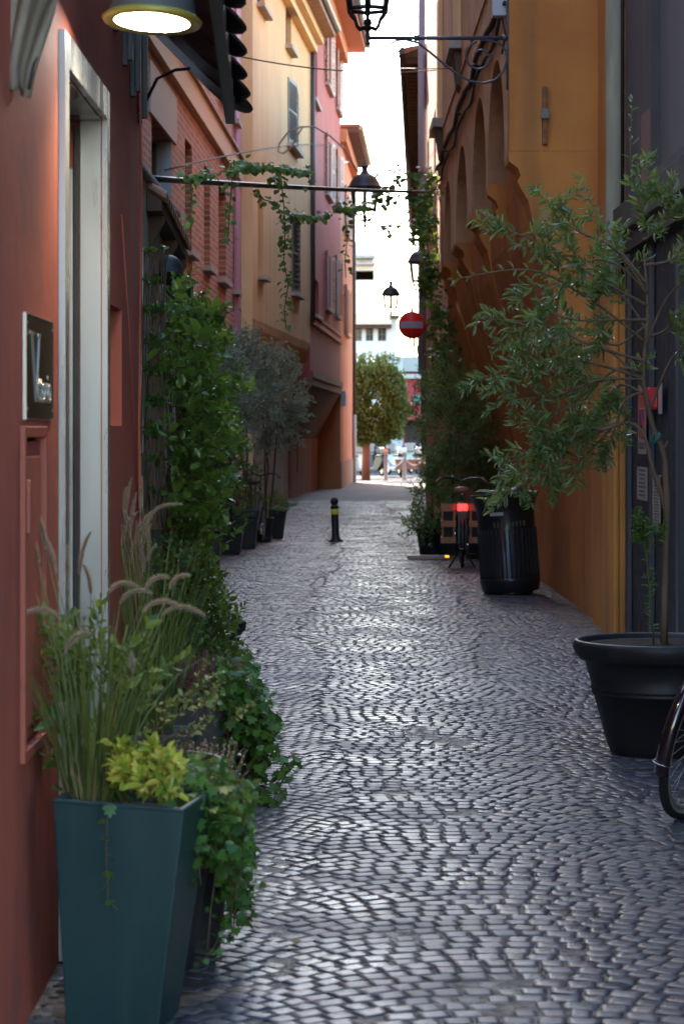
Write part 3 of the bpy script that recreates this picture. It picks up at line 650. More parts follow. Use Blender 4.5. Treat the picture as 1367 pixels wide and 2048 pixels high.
f.box('eave', m_wood, .9, L0 + .3, 10.9, 11.05, -.55, 5); f.box('eave_moulding', m_orange, 0, L0, 10.5, 10.9, -.2, -.002)
f.box('roof', m_tile, 0.9, L0 + .3, 11.07, 11.17, -.58, 5)
MB().tube([(.9, -.6, 11.05), (L0 + .3, -.6, 11.05)], .08, 8).build('gutter', M('sunlit gutter', (.45, .3, .16), .5), f.root, local=True)  # sunlight is put into this gutter's paler colour
f.box('meter_box', M('white box', (.6, .6, .68), .5), -.0, .9, 2.3, 2.75, -.16, -.002)

# ============================================================= right side
# charcoal shop
f = Fac('charcoal_shop', (2.1, 17.95), (2.1, 3.), 'dark charcoal shop front with a projecting ledge and lilac grey panels')
L0 = f.len
def fx(d): return 17.95 - d
hol = [(fx(14.75), fx(12.2), .0, 2.6, .35)]
f.wall(m_grout, -.3, 2.86, hol, depth=4, name='shop_front')
mb = MB().box(hol[0][0] - .14, hol[0][0], -.05, -.002, 0, 2.7); mb.box(fx(16.35), fx(16.22), -.03, -.002, 0, 2.85); mb.box(fx(17.6), fx(17.5), -.03, -.002, 0, 2.85)
mb.build('door_post', M('blue black post', (.055, .058, .072), .4), f.root, local=True, bevel=.006)
mb = MB()
for i in range(26): mb.box(hol[0][0] + .01, hol[0][1] - .01, .30, .335, .01 + i * .1, .10 + i * .1)
mb.build('door', M('black boards', (.018, .018, .02), .5, isl=.3), f.root, local=True, bevel=.004)
f.box('doorstep', M('grey step', (.16, .15, .15), .7), hol[0][0] - .02, hol[0][1], -.05, .09, -.22, -.002 + .3, bevel=.01)
f.wall(m_taupe, 2.862, 9.6, [(fx(16.45), fx(13.0), 3.3, 6.5, .12)], depth=4, name='upper_wall')
f.box('blind', m_lilac, fx(16.44), fx(14.75), 3.3, 6.49, .06, .115); f.box('blind', m_lilac, fx(14.70), fx(13.0), 3.3, 6.49, .06, .115)
f.box('mullion', m_iron, fx(14.76), fx(14.68), 3.3, 6.5, .0, .07)
f.box('ledge', M('dark ledge stone', (.07, .068, .065), .6, col2=(.035, .033, .03), vs=4, bump=.003), fx(17.25), fx(4.), 2.92, 3.12, -.17, -.002, bevel=.008)
f.box('ledge', M('ledge base', (.05, .035, .03), .7), fx(17.2), fx(4.), 2.80, 2.915, -.11, -.003)
f.box('bare_patch', M('bare brick patch', (.22, .11, .08), .9, col2=(.16, .1, .09), vs=8), fx(16.95), fx(16.48), 3.122, 3.75, -.006, -.001)
post = thing('corner_post', 'tall stained timber coloured post running up between ochre house and charcoal shop', 'post', (2.04, 17.97, 0))
mb = MB(); mb.tube([(2.035, 18.02, 2.55 + .5 * i) for i in range(12)], [.075 + .004 * math.sin(i * 2.3) for i in range(12)], 12); mb.build('timber', m_boneb, post)
MB().tube([(2.075, 17.90, 2.5), (2.075, 17.90, 8.3)], .014, 6).build('cable', m_iron, post)

# posters and the red box
def poster(label, d0, d1, v0, v1, extra, cat='poster'):
    a = thing('poster', label, cat, M4=Matrix.Translation((2.1, d0, 0)) @ Matrix.Rotation(R(-90), 4, 'Z'), group='notices on the charcoal shop')
    dm = (d0 + d1) / 2; z0, z1 = CH - (v1 - H) * dm / F, CH - (v0 - H) * dm / F; w = d0 - d1
    MB().box(0, w, -.036, -.031, z0, z1).build('paper', M('aged paper', (.30, .22, .17), .8, col2=(.24, .18, .14), vs=6), a, local=True)
    ink = M('faded ink', (.09, .07, .07), .8); mb = MB()
    if extra == 'stop':
        c = Matrix.Rotation(R(90), 3, 'X'); r = w * .40; cz = z1 - r * 1.25
        MB().lathe([(r * .78, 0), (r, 0), (r, .002), (r * .78, .002), (r * .78, 0)], 28, (w / 2, -.0365, cz), c, cap=False).obox((w / 2, -.0375, cz), r * 1.75, .002, r * .2, Matrix.Rotation(R(45), 3, 'Y')).build('ring', M('sign red', (.55, .03, .03), .6), a, local=True)
        MB().lathe([(.0001, 0), (r * .78, 0), (r * .78, .001), (.0001, .001)], 28, (w / 2, -.0362, cz), c).build('disc', M('sign blue', (.04, .04, .16), .6), a, local=True)
        for z, q in ((.42, .5), (.32, .7), (.25, .7), (.12, .8), (.07, .8)): mb.box(w * (.5 - q / 2), w * (.5 + q / 2), -.0375, -.0365, z0 + (z1 - z0) * z, z0 + (z1 - z0) * (z + .045))
    else:
        for i in range(extra):
            z = .93 - i * .88 / extra; q = rnd.uniform(.35, .82)
            mb.box(w * (.5 - q / 2), w * (.5 + q / 2), -.0375, -.0365, z0 + (z1 - z0) * (z - .45 / extra), z0 + (z1 - z0) * z)
    mb.build('printing', ink, a, local=True); return a
dd = lambda u: 2.065 * F / (u - CX)
poster('tall paper notice with a red ringed blue no stopping disc', dd(1275), dd(1290), 770, 908, 'stop')
poster('smaller pinkish paper notice hung from a clip under the disc notice', dd(1273), dd(1293), 934, 1000, 7)
poster('narrow crumpled notice of dense print behind the tree trunk', dd(1304), dd(1319), 950, 1064, 16)
rb = thing('alarm_box', 'glossy red alarm box fixed on the charcoal post behind the tree', 'alarm box', P(1303, 798, dd(1303)))
p = P(1303, 798, 15.9); m_rb = M('glossy red plastic', (.60, .02, .03), .25, coat=.4)
MB().box(1.98, 2.068, 15.75, 16.2, p.z - .075, p.z + .075).build('housing', m_rb, rb, bevel=.02)
MB().box(2.055, 2.068, 15.62, 15.74, p.z - .10, p.z + .10).build('side_plate', M('clear edge', (.35, .3, .3), .3), rb, bevel=.004)

# ------------------------------------------------------------- ochre house with the arched jetty
f = Fac('ochre_house', (2.06, 34.2), (2.06, 17.96), 'old ochre house whose upper floor juts out on a row of arches')
XW, XJ, Y0, Y1, ZB, ZT = 2.06, 1.34, 19.5, 34.0, 3.76, 12.0  # unseen top of the jetty made higher to shade the street
f.wall(m_ochre, -.4, ZT, [(1.2, 2.2, -.3, 2.1, .2)], depth=5)
f.box('door', m_wood, 1.2, 2.2, -.3, 2.1, .12, .18)
f.box('corner_pilaster', m_ochre, 34.2 - 19.45, f.len - .01, -.3, 2.62, -.045, -.002, bevel=.015)
arches = []
yc = [21.15, 23.75, 27.2, 30.8]
hw = [1.15, 1.2, 1.25, 1.05]
ACR = [0.95, .98, .92, .90]
def zlow(y):
    for a, h, r_ in zip(yc, hw, ACR):
        if abs(y - a) < h: return ZB + .06 + r_ * math.sqrt(1 - ((y - a) / h) ** 2)
    return ZB
ys = sorted({Y0, Y1, *np.linspace(Y0, Y1, 60), *[a + h * math.sin(t) for a, h in zip(yc, hw) for t in np.linspace(-math.pi / 2, math.pi / 2, 25)], *[a + s_ * (h + .0015) for a, h in zip(yc, hw) for s_ in (-1, 1)]})
ys = [y for y in ys if Y0 - 1e-6 <= y <= Y1 + 1e-6]
mb = MB(); TH = .28
for a, b in zip(ys[:-1], ys[1:]):
    za, zb_ = zlow(a), zlow(b); 
    mb.add([(XJ, a, za), (XJ, b, zb_), (XJ, b, ZT), (XJ, a, ZT)], [(0, 1, 2, 3)]); mb.add([(XJ, a, za), (XJ, b, zb_), (XJ + TH, b, zb_), (XJ + TH, a, za)], [(0, 1, 2, 3)], abs(za - zb_) < .5)
    mb.add([(XJ + TH, a, za), (XJ + TH, b, zb_), (XJ + TH, b, 4.95), (XJ + TH, a, 4.95)], [(0, 1, 2, 3)])
mb.add([(XJ, Y1, ZB), (XW, Y1, ZB), (XW, Y1, ZT), (XJ, Y1, ZT)], [(0, 1, 2, 3)]); mb.add([(XJ, Y0, ZT), (XJ, Y1, ZT), (XW, Y1, ZT), (XW, Y0, ZT)], [(0, 1, 2, 3)])
mb.add([(XJ + TH, Y0, 4.9), (XJ + TH, Y1, 4.9), (XW, Y1, 4.9), (XW, Y0, 4.9)], [(0, 1, 2, 3)])
mb.build('jetty_wall', m_ochre2, f.root)
prof = [(1.34, 3.80), (1.345, 3.72), (1.42, 3.66), (1.44, 3.60), (1.412, 3.56), (1.44, 3.50), (1.50, 3.40), (1.528, 3.27), (1.555, 3.12), (1.626, 2.87), (1.72, 2.52), (1.82, 2.2), (1.93, 1.83), (2.0, 1.58), (2.06, 1.28)]
piers = [(Y0, yc[0] - hw[0])] + [(yc[i] + hw[i], yc[i + 1] - hw[i + 1]) for i in range(3)] + [(yc[3] + hw[3], Y1)]
for i, (a, b) in enumerate(piers):
    if b - a < .12: a, b = (a + b) / 2 - .08, (a + b) / 2 + .08
    mb = MB(); mb.prism([(x, a, z) for x, z in prof] + [(XW + .01, a, 1.28), (XW + .01, a, 5.0), (XJ + .02, a, 5.0), (XJ + .02, a, 3.8)], (0, b - a, 0)); mb.build('corbel', m_ochre if i else m_ochre, f.root)
mb = MB(); mb.prism([(XJ + .004, Y0 - .004, 3.80), (XW + .02, Y0 - .004, 3.80), (XW + .02, Y0 - .004, ZT - .01), (XJ + .004, Y0 - .004, ZT - .01)], (0, .003, 0)); mb.build('end_wall', m_ochre, f.root)
mb = MB(); cv = [(1.60, 4.9), (1.57, 4.1), (1.52, 3.62), (1.537, 3.27), (1.562, 3.12), (1.631, 2.87), (1.73, 2.52), (1.83, 2.2), (1.935, 1.84), (2.005, 1.59), (2.059, 1.30)]
for i in range(len(cv) - 1):
    (x0, z0), (x1, z1) = cv[i], cv[i + 1]; mb.add([(x0, Y0 + .05, z0), (x0, Y1 - .02, z0), (x1, Y1 - .02, z1), (x1, Y0 + .05, z1)], [(0, 1, 2, 3)], True)
mb.build('cove', m_ochre, f.root)
MB().box(1.325, 1.338, Y0 + .01, 33.9, 5.55, 5.60).build('string_course', m_ochre2, f.root)
# cables pinned along the jetty
cb = thing('wall_cables', 'pair of thick black cables pinned along the arched ochre jetty', 'cable', (1.3, 20, 5.2))
for k, (z, sg, r_) in enumerate(((5.18, .10, .026), (4.98, .14, .016))):
    pts = []
    for i in range(49):
        y = 19.55 + i * .30; pts.append((1.315 - .008 * math.sin(i), y, z + .03 * math.sin(y * 1.7) - sg * (.3 - abs(((i % 12) / 12) - .5) * .6)))
    MB().tube(pts, r_, 6).build('cable', M('dusty cable', (.03, .022, .02), .7, bump=.004, bs=30), cb)
mb = MB()
for i in range(4): mb.tube([(1.339, 20 + i * 3.6, 5.1), (1.27, 20 + i * 3.6, 5.12)], .012, 6)
mb.build('pin', m_iron, cb)
wt = thing('wall_tie', 'rusty iron wall tie bolted on the flat ochre end wall', 'wall tie', P(1088, 230, 19.46))
mb = MB(); p = P(1088, 230, 19.48); mb.box(p.x - .02, p.x + .02, 19.45, 19.493, p.z - .24, p.z + .23); mb.build('bar', M('rusted ochre iron', (.30, .14, .05), .8, col2=(.12, .07, .04), vs=12), wt, bevel=.006)
MB().box(p.x - .034, p.x + .034, 19.425, 19.449, p.z - .035, p.z + .045).build('plate', M('grey iron', (.2, .19, .17), .7), wt, bevel=.006)
# windows on the jetty
for (y0, y1, z0, z1) in ((27.2, 28.4, 5.95, 7.6), (32.2, 33.3, 5.7, 7.4)):
    w_ = MB().box(1.30, 1.337, y0, y1, z0, z1).build('window', m_peach2, f.root)
    MB().box(1.2, 1.336, y0 - .12, y1 + .12, z0 - .12, z0 - .003).build('sill', m_stone, w_)
    MB().prism([(1.25, y0, z0 - .123), (1.336, y0, z0 - .123), (1.336, y0, z0 - .55), (1.30, y0, z0 - .5)], (0, .5, 0)).build('bracket', M('dark bracket stone', (.12, .09, .06), .9), w_)
jb = thing('junction_box', 'pale grey junction box at the jetty corner above the lantern arm', 'junction box', P(1003, 10, 19.7))
p = P(1003, 10, 19.7); MB().box(1.22, 1.337, 19.62, 19.75, p.z - .10, p.z + .12).build('case', M('pale grey plastic', (.42, .45, .48), .5), jb, bevel=.008)
MB().tube([(1.30, 19.68, p.z - .10), (1.33, 19.7, p.z - .25), (1.30, 19.7, p.z - .4)], .008, 6).build('wire', m_iron, jb)

# ------------------------------------------------------------- pink house and tile eaves beyond
f = Fac('pink_house', (1.60, 46.), (1.50, 34.25), 'pink plastered house with blue grey downpipe just past the jetty')
hol = [(1.0, 2.0, 5.2, 6.9), (5, 6, 5.2, 6.9), (1.0, 2.0, 1.8, 3.1), (4.2, 5.2, 2.2, 3.3), (8, 9, 2.2, 3.3)]
f.wall(m_pink, 3.6, 12.8, hol[:2], depth=4)  # upper wall out of view, heightened to stop sun streaks on the ground
f.wall(M('tan plaster', (.45, .28, .15), .85, col2=(.38, .23, .13), vs=1), -.6, 3.6, hol[2:], depth=4, name='ground_floor_wall')
for h in hol: f.window(h, m_shut, m_glass, rev=.16, sill=m_stone)
MB().tube([(.25, -.09, 2.6), (.25, -.09, 12.7)], .07, 8).build('downpipe', M('blue grey zinc', (.36, .42, .52), .4), f.root, local=True)
f = Fac('tile_eave_house', (2.9, 85.), (1.64, 46.05), 'tan house with a deep overhanging terracotta tile eave')
hol = [(38.5 - 3.2 * i - 1., 38.5 - 3.2 * i, 5.2, 6.9) for i in range(1, 10)] + [(38.5 - 3.2 * i - 1., 38.5 - 3.2 * i, 1.9, 3.2) for i in range(1, 10)]
f.wall(M('warm tan stucco', (.48, .30, .17), .85, col2=(.40, .24, .13), vs=.7), -.6, 8.8, hol, depth=5)
for h in hol: f.window(h, m_shut, m_glass, rev=.16, sill=m_stone)
for h in hol[9:]: f.shutter(h[0], h[2], h[3], .5, M('blue black shutter', (.05, .06, .09), .5), R(10), side=-1)
f.box('sign_band', M('navy fascia', (.02, .022, .035), .4), 22, f.len - 6, 1.0, 1.75, -.12, -.002)
mb = MB(); mb.prism([(0, -.44, 8.72), (0, 0, 8.90), (0, 5, 9.8), (0, 5, 9.9), (0, -.44, 8.84)], (f.len, 0, 0)); mb.build('roof', m_tile, f.root, local=True)
x = .1
while x < f.len: MB().box(x, x + .10, -.42, 0, 8.58, 8.70).build('rafter', m_wood, f.root, local=True); x += .55
MB().tube([(0, -.49, 8.78), (f.len, -.49, 8.78)], .07, 8).build('gutter', m_gutter, f.root, local=True)
# ============================================================= street furniture
m_blk = M('satin black paint', (.014, .015, .018), .32, coat=.2)
m_chrome = M('chrome', (.7, .7, .7), .2, metal=1.)
m_rub = M('black rubber', (.018, .018, .018), .75)
RX90 = Matrix.Rotation(R(90), 3, 'X')
def ring(mb, c, r, rr, M3=None, n=40, k=8, a0=0., a1=2 * math.pi, flat=1.):
    M3 = M3 or Matrix.Identity(3); c = Vector(c); full = abs(a1 - a0 - 2 * math.pi) < 1e-6
    pts = [c + M3 @ Vector((r * math.cos(a0 + (a1 - a0) * i / n), 0, r * math.sin(a0 + (a1 - a0) * i / n))) for i in range(n + 1)]
    return mb.tube(pts, rr, k, cap=not full, flat=flat)
def lantern(name, label, bx, group, arm, s=1., scroll=False, glassmat=None, lit=0.):
    """bx: lower end of the stem where the bar starts; arm: vector to the wall; s: scale"""
    a = thing(name, label, 'street lamp', bx, group=group); b = Vector(bx)
    def lz(pr, n=6, **k): return [(r * s, z * s) for r, z in pr]
    mb = MB(); mb.lathe(lz([(.0001, -.07), (.022, -.045), (.010, -.03), (.018, 0), (.018, .03), (.014, .05), (.03, .065), (.022, .10), (.035, .115), (.028, .15), (.008, .16)]), 12, b)
    for k in range(6):
        an = 2 * math.pi * (k + .5) / 6; c_, s_ = math.cos(an), math.sin(an)
        mb.tube([b + Vector((c_ * r * s, s_ * r * s, z * s)) for r, z in ((.025, .085), (.075, .07), (.10, .10), (.115, .15), (.155, .19), (.165, .235))], .013 * s, 5)
    mb.build('stem', m_iron, a)
    mb = MB()
    for k in range(6):
        an = 2 * math.pi * (k + .5) / 6; c_, s_ = math.cos(an), math.sin(an)
        mb.tube([b + Vector((c_ * .162 * s, s_ * .162 * s, .21 * s)), b + Vector((c_ * .205 * s, s_ * .205 * s, .53 * s))], .022 * s, 6)
    for r, z, h in ((.168, .215, .028), (.21, .515, .03)): mb.lathe([(r * s - .018 * s, (z) * s), (r * s + .006, z * s), (r * s + .006, (z + h) * s), (r * s - .018 * s, (z + h) * s), (r * s - .018 * s, z * s)], 6, b, a0=R(30), cap=False)
    mb.build('cage', m_iron, a)
    MB().lathe([(.155 * s, .235 * s), (.195 * s, .52 * s)], 6, b, a0=R(30), smooth=False, cap=False).build('glass', glassmat or M('lantern glass', (.6, .5, .38), .25, alpha=.5), a)
    mb = MB().lathe(lz([(.245, .53), (.25, .548), (.225, .565), (.20, .62), (.165, .675), (.12, .715), (.07, .735), (.045, .77), (.038, .80), (.05, .835), (.062, .845), (.045, .855), (.022, .87), (.018, .885), (.0001, .905)]), 24, b)
    mb.build('roof', M('slate blue lamp roof', (.035, .04, .055), .4), a)
    if arm is not None:
        arm = Vector(arm); u = arm.normalized(); mb = MB(); mb.tube([b, b + arm], .016 * s, 8)
        for q in (.35, .98): mb.tube([b + arm * q - u * .02, b + arm * q + u * .02], .026 * s, 8)
        mb.tube([b + arm + Vector((0, 0, .28 * s)), b + arm - Vector((0, 0, .42 * s))], .012 * s, 6)
        mb.build('bracket', M('blue grey iron', (.05, .06, .08), .4), a)
        if scroll:
            L_ = arm.length; mb = MB()
            def q(x, z): return b + u * x + Vector((0, 0, z))
            # the wall-side spiral, the long stay and the little outer curl
            cx, cz = L_ * .80, -.195
            sp = []
            for i in range(60):
                t = i / 59; an = R(95) - t * R(640) ; rr = .175 * (1 - t) ** .8 * .95 + .028; sp.append(q(cx + .03 + rr * math.cos(-an) * 1.0, cz + .0 + rr * math.sin(an) * -1. if False else cz + rr * math.sin(an)))
            ring_pts = []
            for i in range(50):                    # big loop then spiral in
                t = i / 49; an = R(100) + t * R(430); rr = .128 * (1 - .68 * t); ring_pts.append(q(L_ * .80 + rr * math.cos(an), -.155 + rr * math.sin(an)))
            mb.tube(ring_pts, .0085, 6)
            arc = [q(L_ * .27, -.012), q(L_ * .36, -.04), q(L_ * .45, -.12), q(L_ * .55, -.215), q(L_ * .65, -.30), q(L_ * .74, -.352), q(L_ * .83, -.365), q(L_ * .91, -.34), q(L_ * .97, -.27), q(L_ * .995, -.18), q(L_ * .985, -.10), q(L_ * .94, -.045), q(L_ * .87, -.015), q(L_ * .80, -.02)]
            mb.tube(arc, .0095, 6)
            cu = [q(L_ * .27, -.012), q(L_ * .21, -.02), q(L_ * .165, -.045), q(L_ * .14, -.09), q(L_ * .145, -.14), q(L_ * .18, -.165), q(L_ * .225, -.15), q(L_ * .235, -.115), q(L_ * .205, -.10)]
            mb.tube(cu, [.008, .008, .007, .006, .006, .006, .006, .007, .010], 6)
            mb.build('scroll', M('blue grey iron', (.05, .06, .08), .4), a)
    return a
G = 'wrought iron wall lanterns along the alley'
b = P(735, 76, 19.55)
lantern('wall_lantern', 'large iron lantern on a scrolled blue grey arm at the ochre jetty corner', b, G, (1.338 - b.x, 0, 0), 1.0, scroll=True)
b = P(729, 452, 34.05)
lantern('wall_lantern', 'iron lantern with domed roof and creeper twined round its cage', b, G, (1.337 - b.x, 0, 0), 1.0)
b = P(842, 590, 42.); lantern('wall_lantern', 'iron lantern half hidden behind hanging creeper above the no entry sign', b, G, (1.55 - b.x, 0, 0), 1.05)
b = P(781, 634, 60.); lantern('wall_lantern', 'dark lantern silhouetted alone against the white sky over the awning building', b, G, (2.08 - b.x, 0, 0), 1.02)
b = P(828, 706, 66.); lantern('wall_lantern', 'small lantern showing below the no entry sign disc', b, G, (2.25 - b.x, 0, 0), .8)
b = P(843, 726, 80.); lantern('wall_lantern', 'smallest lantern in front of the pale roof fascia across the square', b, G, (2.7 - b.x, 0, 0), .85)

# no entry sign
c = P(823, 650, 44.5); a = thing('no_entry_sign', 'round red no entry sign with a pale bar held on a wall bracket', 'road sign', c)
D = Matrix.Rotation(R(90), 3, 'X')
MB().lathe([(.0001, -.004), (.252, -.004), (.252, .004), (.0001, .004)], 40, c, D).build('disc', M('sign scarlet', (.90, .025, .015), .40), a)
MB().box(c.x - .205, c.x + .205, c.y - .010, c.y - .0045, c.z - .055, c.z + .065).build('bar', M('sign pale grey', (.35, .42, .55), .5), a)
MB().tube([c + Vector((.05, .02, 0)), Vector((1.59, 44.55, c.z))], .025, 8).tube([c + Vector((0, .02, -.2)), c + Vector((0, .02, .32))], .025, 8).build('bracket', M('grey sign tube', (.2, .2, .22), .5), a)

# bollard
p = P(671, 1085, 36.); p.z = gz(36.) + .0; a = thing('bollard', 'black round headed bollard with a glowing yellow reflective band in mid street', 'bollard', p)
T = Matrix.Rotation(R(-2), 3, 'Y')
MB().lathe([(.115, -.02), (.11, .02), (.07, .045), (.058, .08), (.054, .40), (.054, .50), (.062, .505), (.064, .53), (.045, .54), (.035, .55), (.052, .57), (.062, .60), (.056, .635), (.03, .66), (.0001, .668)], 28, p, T).build('post', M('matt black bollard', (.02, .023, .03), .38), a)
MB().lathe([(.056, .405), (.060, .41), (.060, .485), (.056, .49)], 28, p, T, cap=False).build('reflective_band', M('yellow reflective band', (1., .85, .06), .25, coat=.6), a)  # yellow brightened to stand in for sun glow on the band

# cast bin, leaning slightly
p = Vector((1.60, 22.9, 0.)); a = thing('litter_bin', 'black ribbed metal litter bin with flared rim leaning beside the ochre wall', 'litter bin', p)
T = Matrix.Rotation(R(-4.), 3, 'Y')
MB().lathe([(.26, .03), (.27, .04), (.285, .14), (.285, .16), (.27, .165), (.27, .70), (.272, .78), (.29, .86), (.325, .945), (.328, .955), (.315, .956), (.29, .93), (.25, .85), (.24, .1), (.0001, .10)], 48, p, T).build('body', m_blk, a)
mb = MB()
for k in range(40):
    an = 2 * math.pi * k / 40; q = T @ Vector((math.cos(an) * .278, math.sin(an) * .278, 0)); 
    mb.tube([p + T @ Vector((math.cos(an) * .274, math.sin(an) * .274, z)) for z in (.16, .20, .58, .62)], .0085, 5)
mb.build('ribs', m_blk, a)
MB().lathe([(.20, -.01), (.21, 0), (.22, .03), (.20, .04)], 32, p, T).build('foot', m_blk, a)
q = p + T @ Vector((-.10, -.268, .77)); MB().obox(q, .13, .006, .032, Matrix.Rotation(R(-20), 3, 'Z') @ T).build('label_plate', M('worn metal label', (.45, .42, .38), .5), a)
mb = MB()
for i in range(9): mb.obox(p + T @ Vector((-.13 + .035 * i, -math.sqrt(.2775 ** 2 - (-.13 + .035 * i) ** 2) , .67)), .012, .008, .05, T)
mb.build('relief_mark', m_blk, a)
bag = MB()
for k in range(3): bag.lathe([(.0001, .99), (.05, .985), (.10, .955), (.13, .92)], 14, p + Vector((.02 + .09 * (k - 1), -.02, .01 * k)), T)
bag.build('bin_liner', M('black liner', (.02, .02, .025), .35), a)

# ------------------------------------------------------------- bicycles (local: x forward, z up, y to the left)
def wheel(parent, c, r, tyre=.019, steer=0.):
    Z3 = Matrix.Rotation(steer, 3, 'Z')
    w = MB(); ring(w, c, r * .86, .008, Z3, 48, 6, flat=1.6); w = w.build('wheel', M('bare rim', (.42, .40, .36), .35, metal=.5), parent, local=True)
    t = MB(); ring(t, c, r - tyre, tyre, Z3, 56, 10); t.build('tyre', m_rub, w, local=True)
    t = MB(); ring(t, c, r * .915, tyre * .75, Z3, 56, 8, flat=1.25); t.build('side_wall', M('cream tyre wall', (.40, .37, .30), .6), w, local=True)
    t = MB()
    for k in range(32):
        an = 2 * math.pi * k / 32; o = .018 * (1 if k % 2 else -1)
        t.tube([Vector(c) + Z3 @ Vector((math.cos(an + .5 * o * 20) * .022, o, math.sin(an + .5 * o * 20) * .022)), Vector(c) + Z3 @ Vector((math.cos(an) * r * .86, 0, math.sin(an) * r * .86))], .0011, 4)
    t.build('spokes', M('spoke steel', (.55, .55, .55), .3, metal=.8), w, local=True)
    t = MB(); t.tube([Vector(c) + Z3 @ Vector((0, -.045, 0)), Vector(c) + Z3 @ Vector((0, .045, 0))], .02, 12); t.build('hub', m_chrome, w, local=True)
    return w
def fender(parent, c, r, a0, a1, mat, w=.028):
    mb = MB(); n = 28
    vs = []
    for i in range(n + 1):
        an = a0 + (a1 - a0) * i / n
        for k in range(7):
            t = -1 + k / 3; rr = r - (t * t) * .016; vs.append(Vector(c) + Vector((rr * math.cos(an), t * w, rr * math.sin(an))))
    mb.add(vs, [(i * 7 + k, i * 7 + k + 1, (i + 1) * 7 + k + 1, (i + 1) * 7 + k) for i in range(n) for k in range(6)], True)
    o = mb.build('fender', mat, parent, local=True); md = o.modifiers.new('t', 'SOLIDIFY'); md.thickness = .002
    return o
def bicycle(name, label, M4, wr, fmat, saddlemat, cargo=False, fend=True):
    a = thing(name, label, 'bicycle', M4=M4); wb = 1.02 if wr > .3 else .98
    rc, fc = Vector((0, 0, wr)), Vector((wb, 0, wr)); bbp = Vector((.44, 0, wr - .05)); st = Vector((.27, 0, .72)); hd = Vector((.80, 0, .78)); hb = Vector((.84, 0, .62))
    wheel(a, rc, wr); wheel(a, fc, wr)
    mb = MB(); mb.tube([bbp, st, st + Vector((-.03, 0, .10))], .016, 10); mb.tube([bbp, hb], .018, 10); mb.tube([st + Vector((.01, 0, -.02)), hd + Vector((0, 0, -.04))], .015, 10); mb.tube([hd, hb], .02, 10)
    for s in (-1, 1):
        mb.tube([rc + Vector((0, s * .055, 0)), bbp + Vector((-.05, s * .03, 0)), bbp], .009, 6); mb.tube([rc + Vector((0, s * .055, 0)), st + Vector((0, s * .02, -.03))], .008, 6)
        mb.tube([hb, hb + Vector((.03, s * .05, -.06)), fc + Vector((0, s * .055, 0))], .011, 6)
    mb.build('frame', fmat, a, local=True)
    mb = MB(); mb.tube([hd, hd + Vector((-.02, 0, .14)), hd + Vector((.02, 0, .20))], .012, 8)
    top = hd + Vector((.02, 0, .20)); mb.tube([top + Vector((-.17, -.29, -.02)), top + Vector((-.08, -.24, .03)), top + Vector((.03, -.12, .03)), top, top + Vector((.03, .12, .03)), top + Vector((-.08, .24, .03)), top + Vector((-.17, .29, -.02))], .011, 8)
    h = mb.build('handlebar', m_blk, a, local=True)
    for s in (-1, 1): MB().tube([top + Vector((-.08, s * .235, .032)), top + Vector((-.19, s * .305, -.026))], .017, 10).build('grip', M('brown leather', (.22, .07, .03), .5), h, local=True)
    MB().lathe([(.022, 0), (.02, .012), (.0001, .018)], 12, top + Vector((-.01, .10, .04))).build('bell', m_chrome, h, local=True)
    sp_ = st + Vector((-.04, 0, .16)); prof = [(-.12, .075, .0), (-.10, .082, .018), (-.05, .078, .024), (.02, .045, .02), (.09, .024, .016), (.15, .018, .008)]
    vs = []; 
    for x, w_, z in prof:
        for k in range(9):
            an = math.pi * k / 8; vs.append(sp_ + Vector((x, math.cos(an) * w_, z + math.sin(an) * .022)))
        vs.append(sp_ + Vector((x, 0, -.02)))
    m_ = 10; F_ = [(i * m_ + k, i * m_ + (k + 1) % m_, (i + 1) * m_ + (k + 1) % m_, (i + 1) * m_ + k) for i in range(len(prof) - 1) for k in range(m_)] + [tuple(range(m_)), tuple((len(prof) - 1) * m_ + k for k in range(m_))]
    sa = MB().add(vs, F_, True).build('saddle', saddlemat, a, local=True)
    mb = MB(); mb.tube([st + Vector((-.03, 0, .08)), sp_ + Vector((0, 0, -.02))], .013, 8)
    for s in (-1, 1): mb.tube([sp_ + Vector((-.10, s * .04, .0)), sp_ + Vector((-.07, s * .035, -.045)), sp_ + Vector((0, s * .03, -.03))], .006, 6)
    mb.build('post', m_chrome, sa, local=True)
    mb = MB(); mb.lathe([(.01, 0), (.085, 0), (.085, .004), (.01, .004)], 28, bbp + Vector((0, -.05, 0)), RX90)
    mb.tube([bbp + Vector((0, -.07, 0)), bbp + Vector((.10, -.08, -.13))], .009, 6); mb.tube([bbp + Vector((0, .07, 0)), bbp + Vector((-.10, .08, .13))], .009, 6); mb.build('crank', m_chrome, a, local=True)
    for s in (-1, 1): MB().obox(bbp + Vector((s * -.10 * -1 if s < 0 else -.10, s * .125, -.13 * -s if s > 0 else -.13)) if False else bbp + Vector((-.10 * s, .125 * s, .13 * s)), .09, .08, .02).build('pedal', m_rub, a, local=True, bevel=.004)
    if fend:
        fe = fender(a, rc, wr + .028, R(200), R(20), fmat); fender(a, fc, wr + .028, R(170), R(30), fmat)
        mb = MB(); ring(mb, rc + Vector((0, 0, 0)), .001, .001)
        an = R(192); e = rc + Vector(((wr + .03) * math.cos(an), 0, (wr + .03) * math.sin(an)))
        mb = MB(); mb.tube([rc + Vector((0, .06, 0)), e + Vector((.01, .036, 0)), e + Vector((-.004, 0, 0)), e + Vector((.01, -.036, 0)), rc + Vector((0, -.06, 0))], .0022, 5)
        mb.build('fender_stay', m_chrome, fe, local=True)
    return a, rc, st
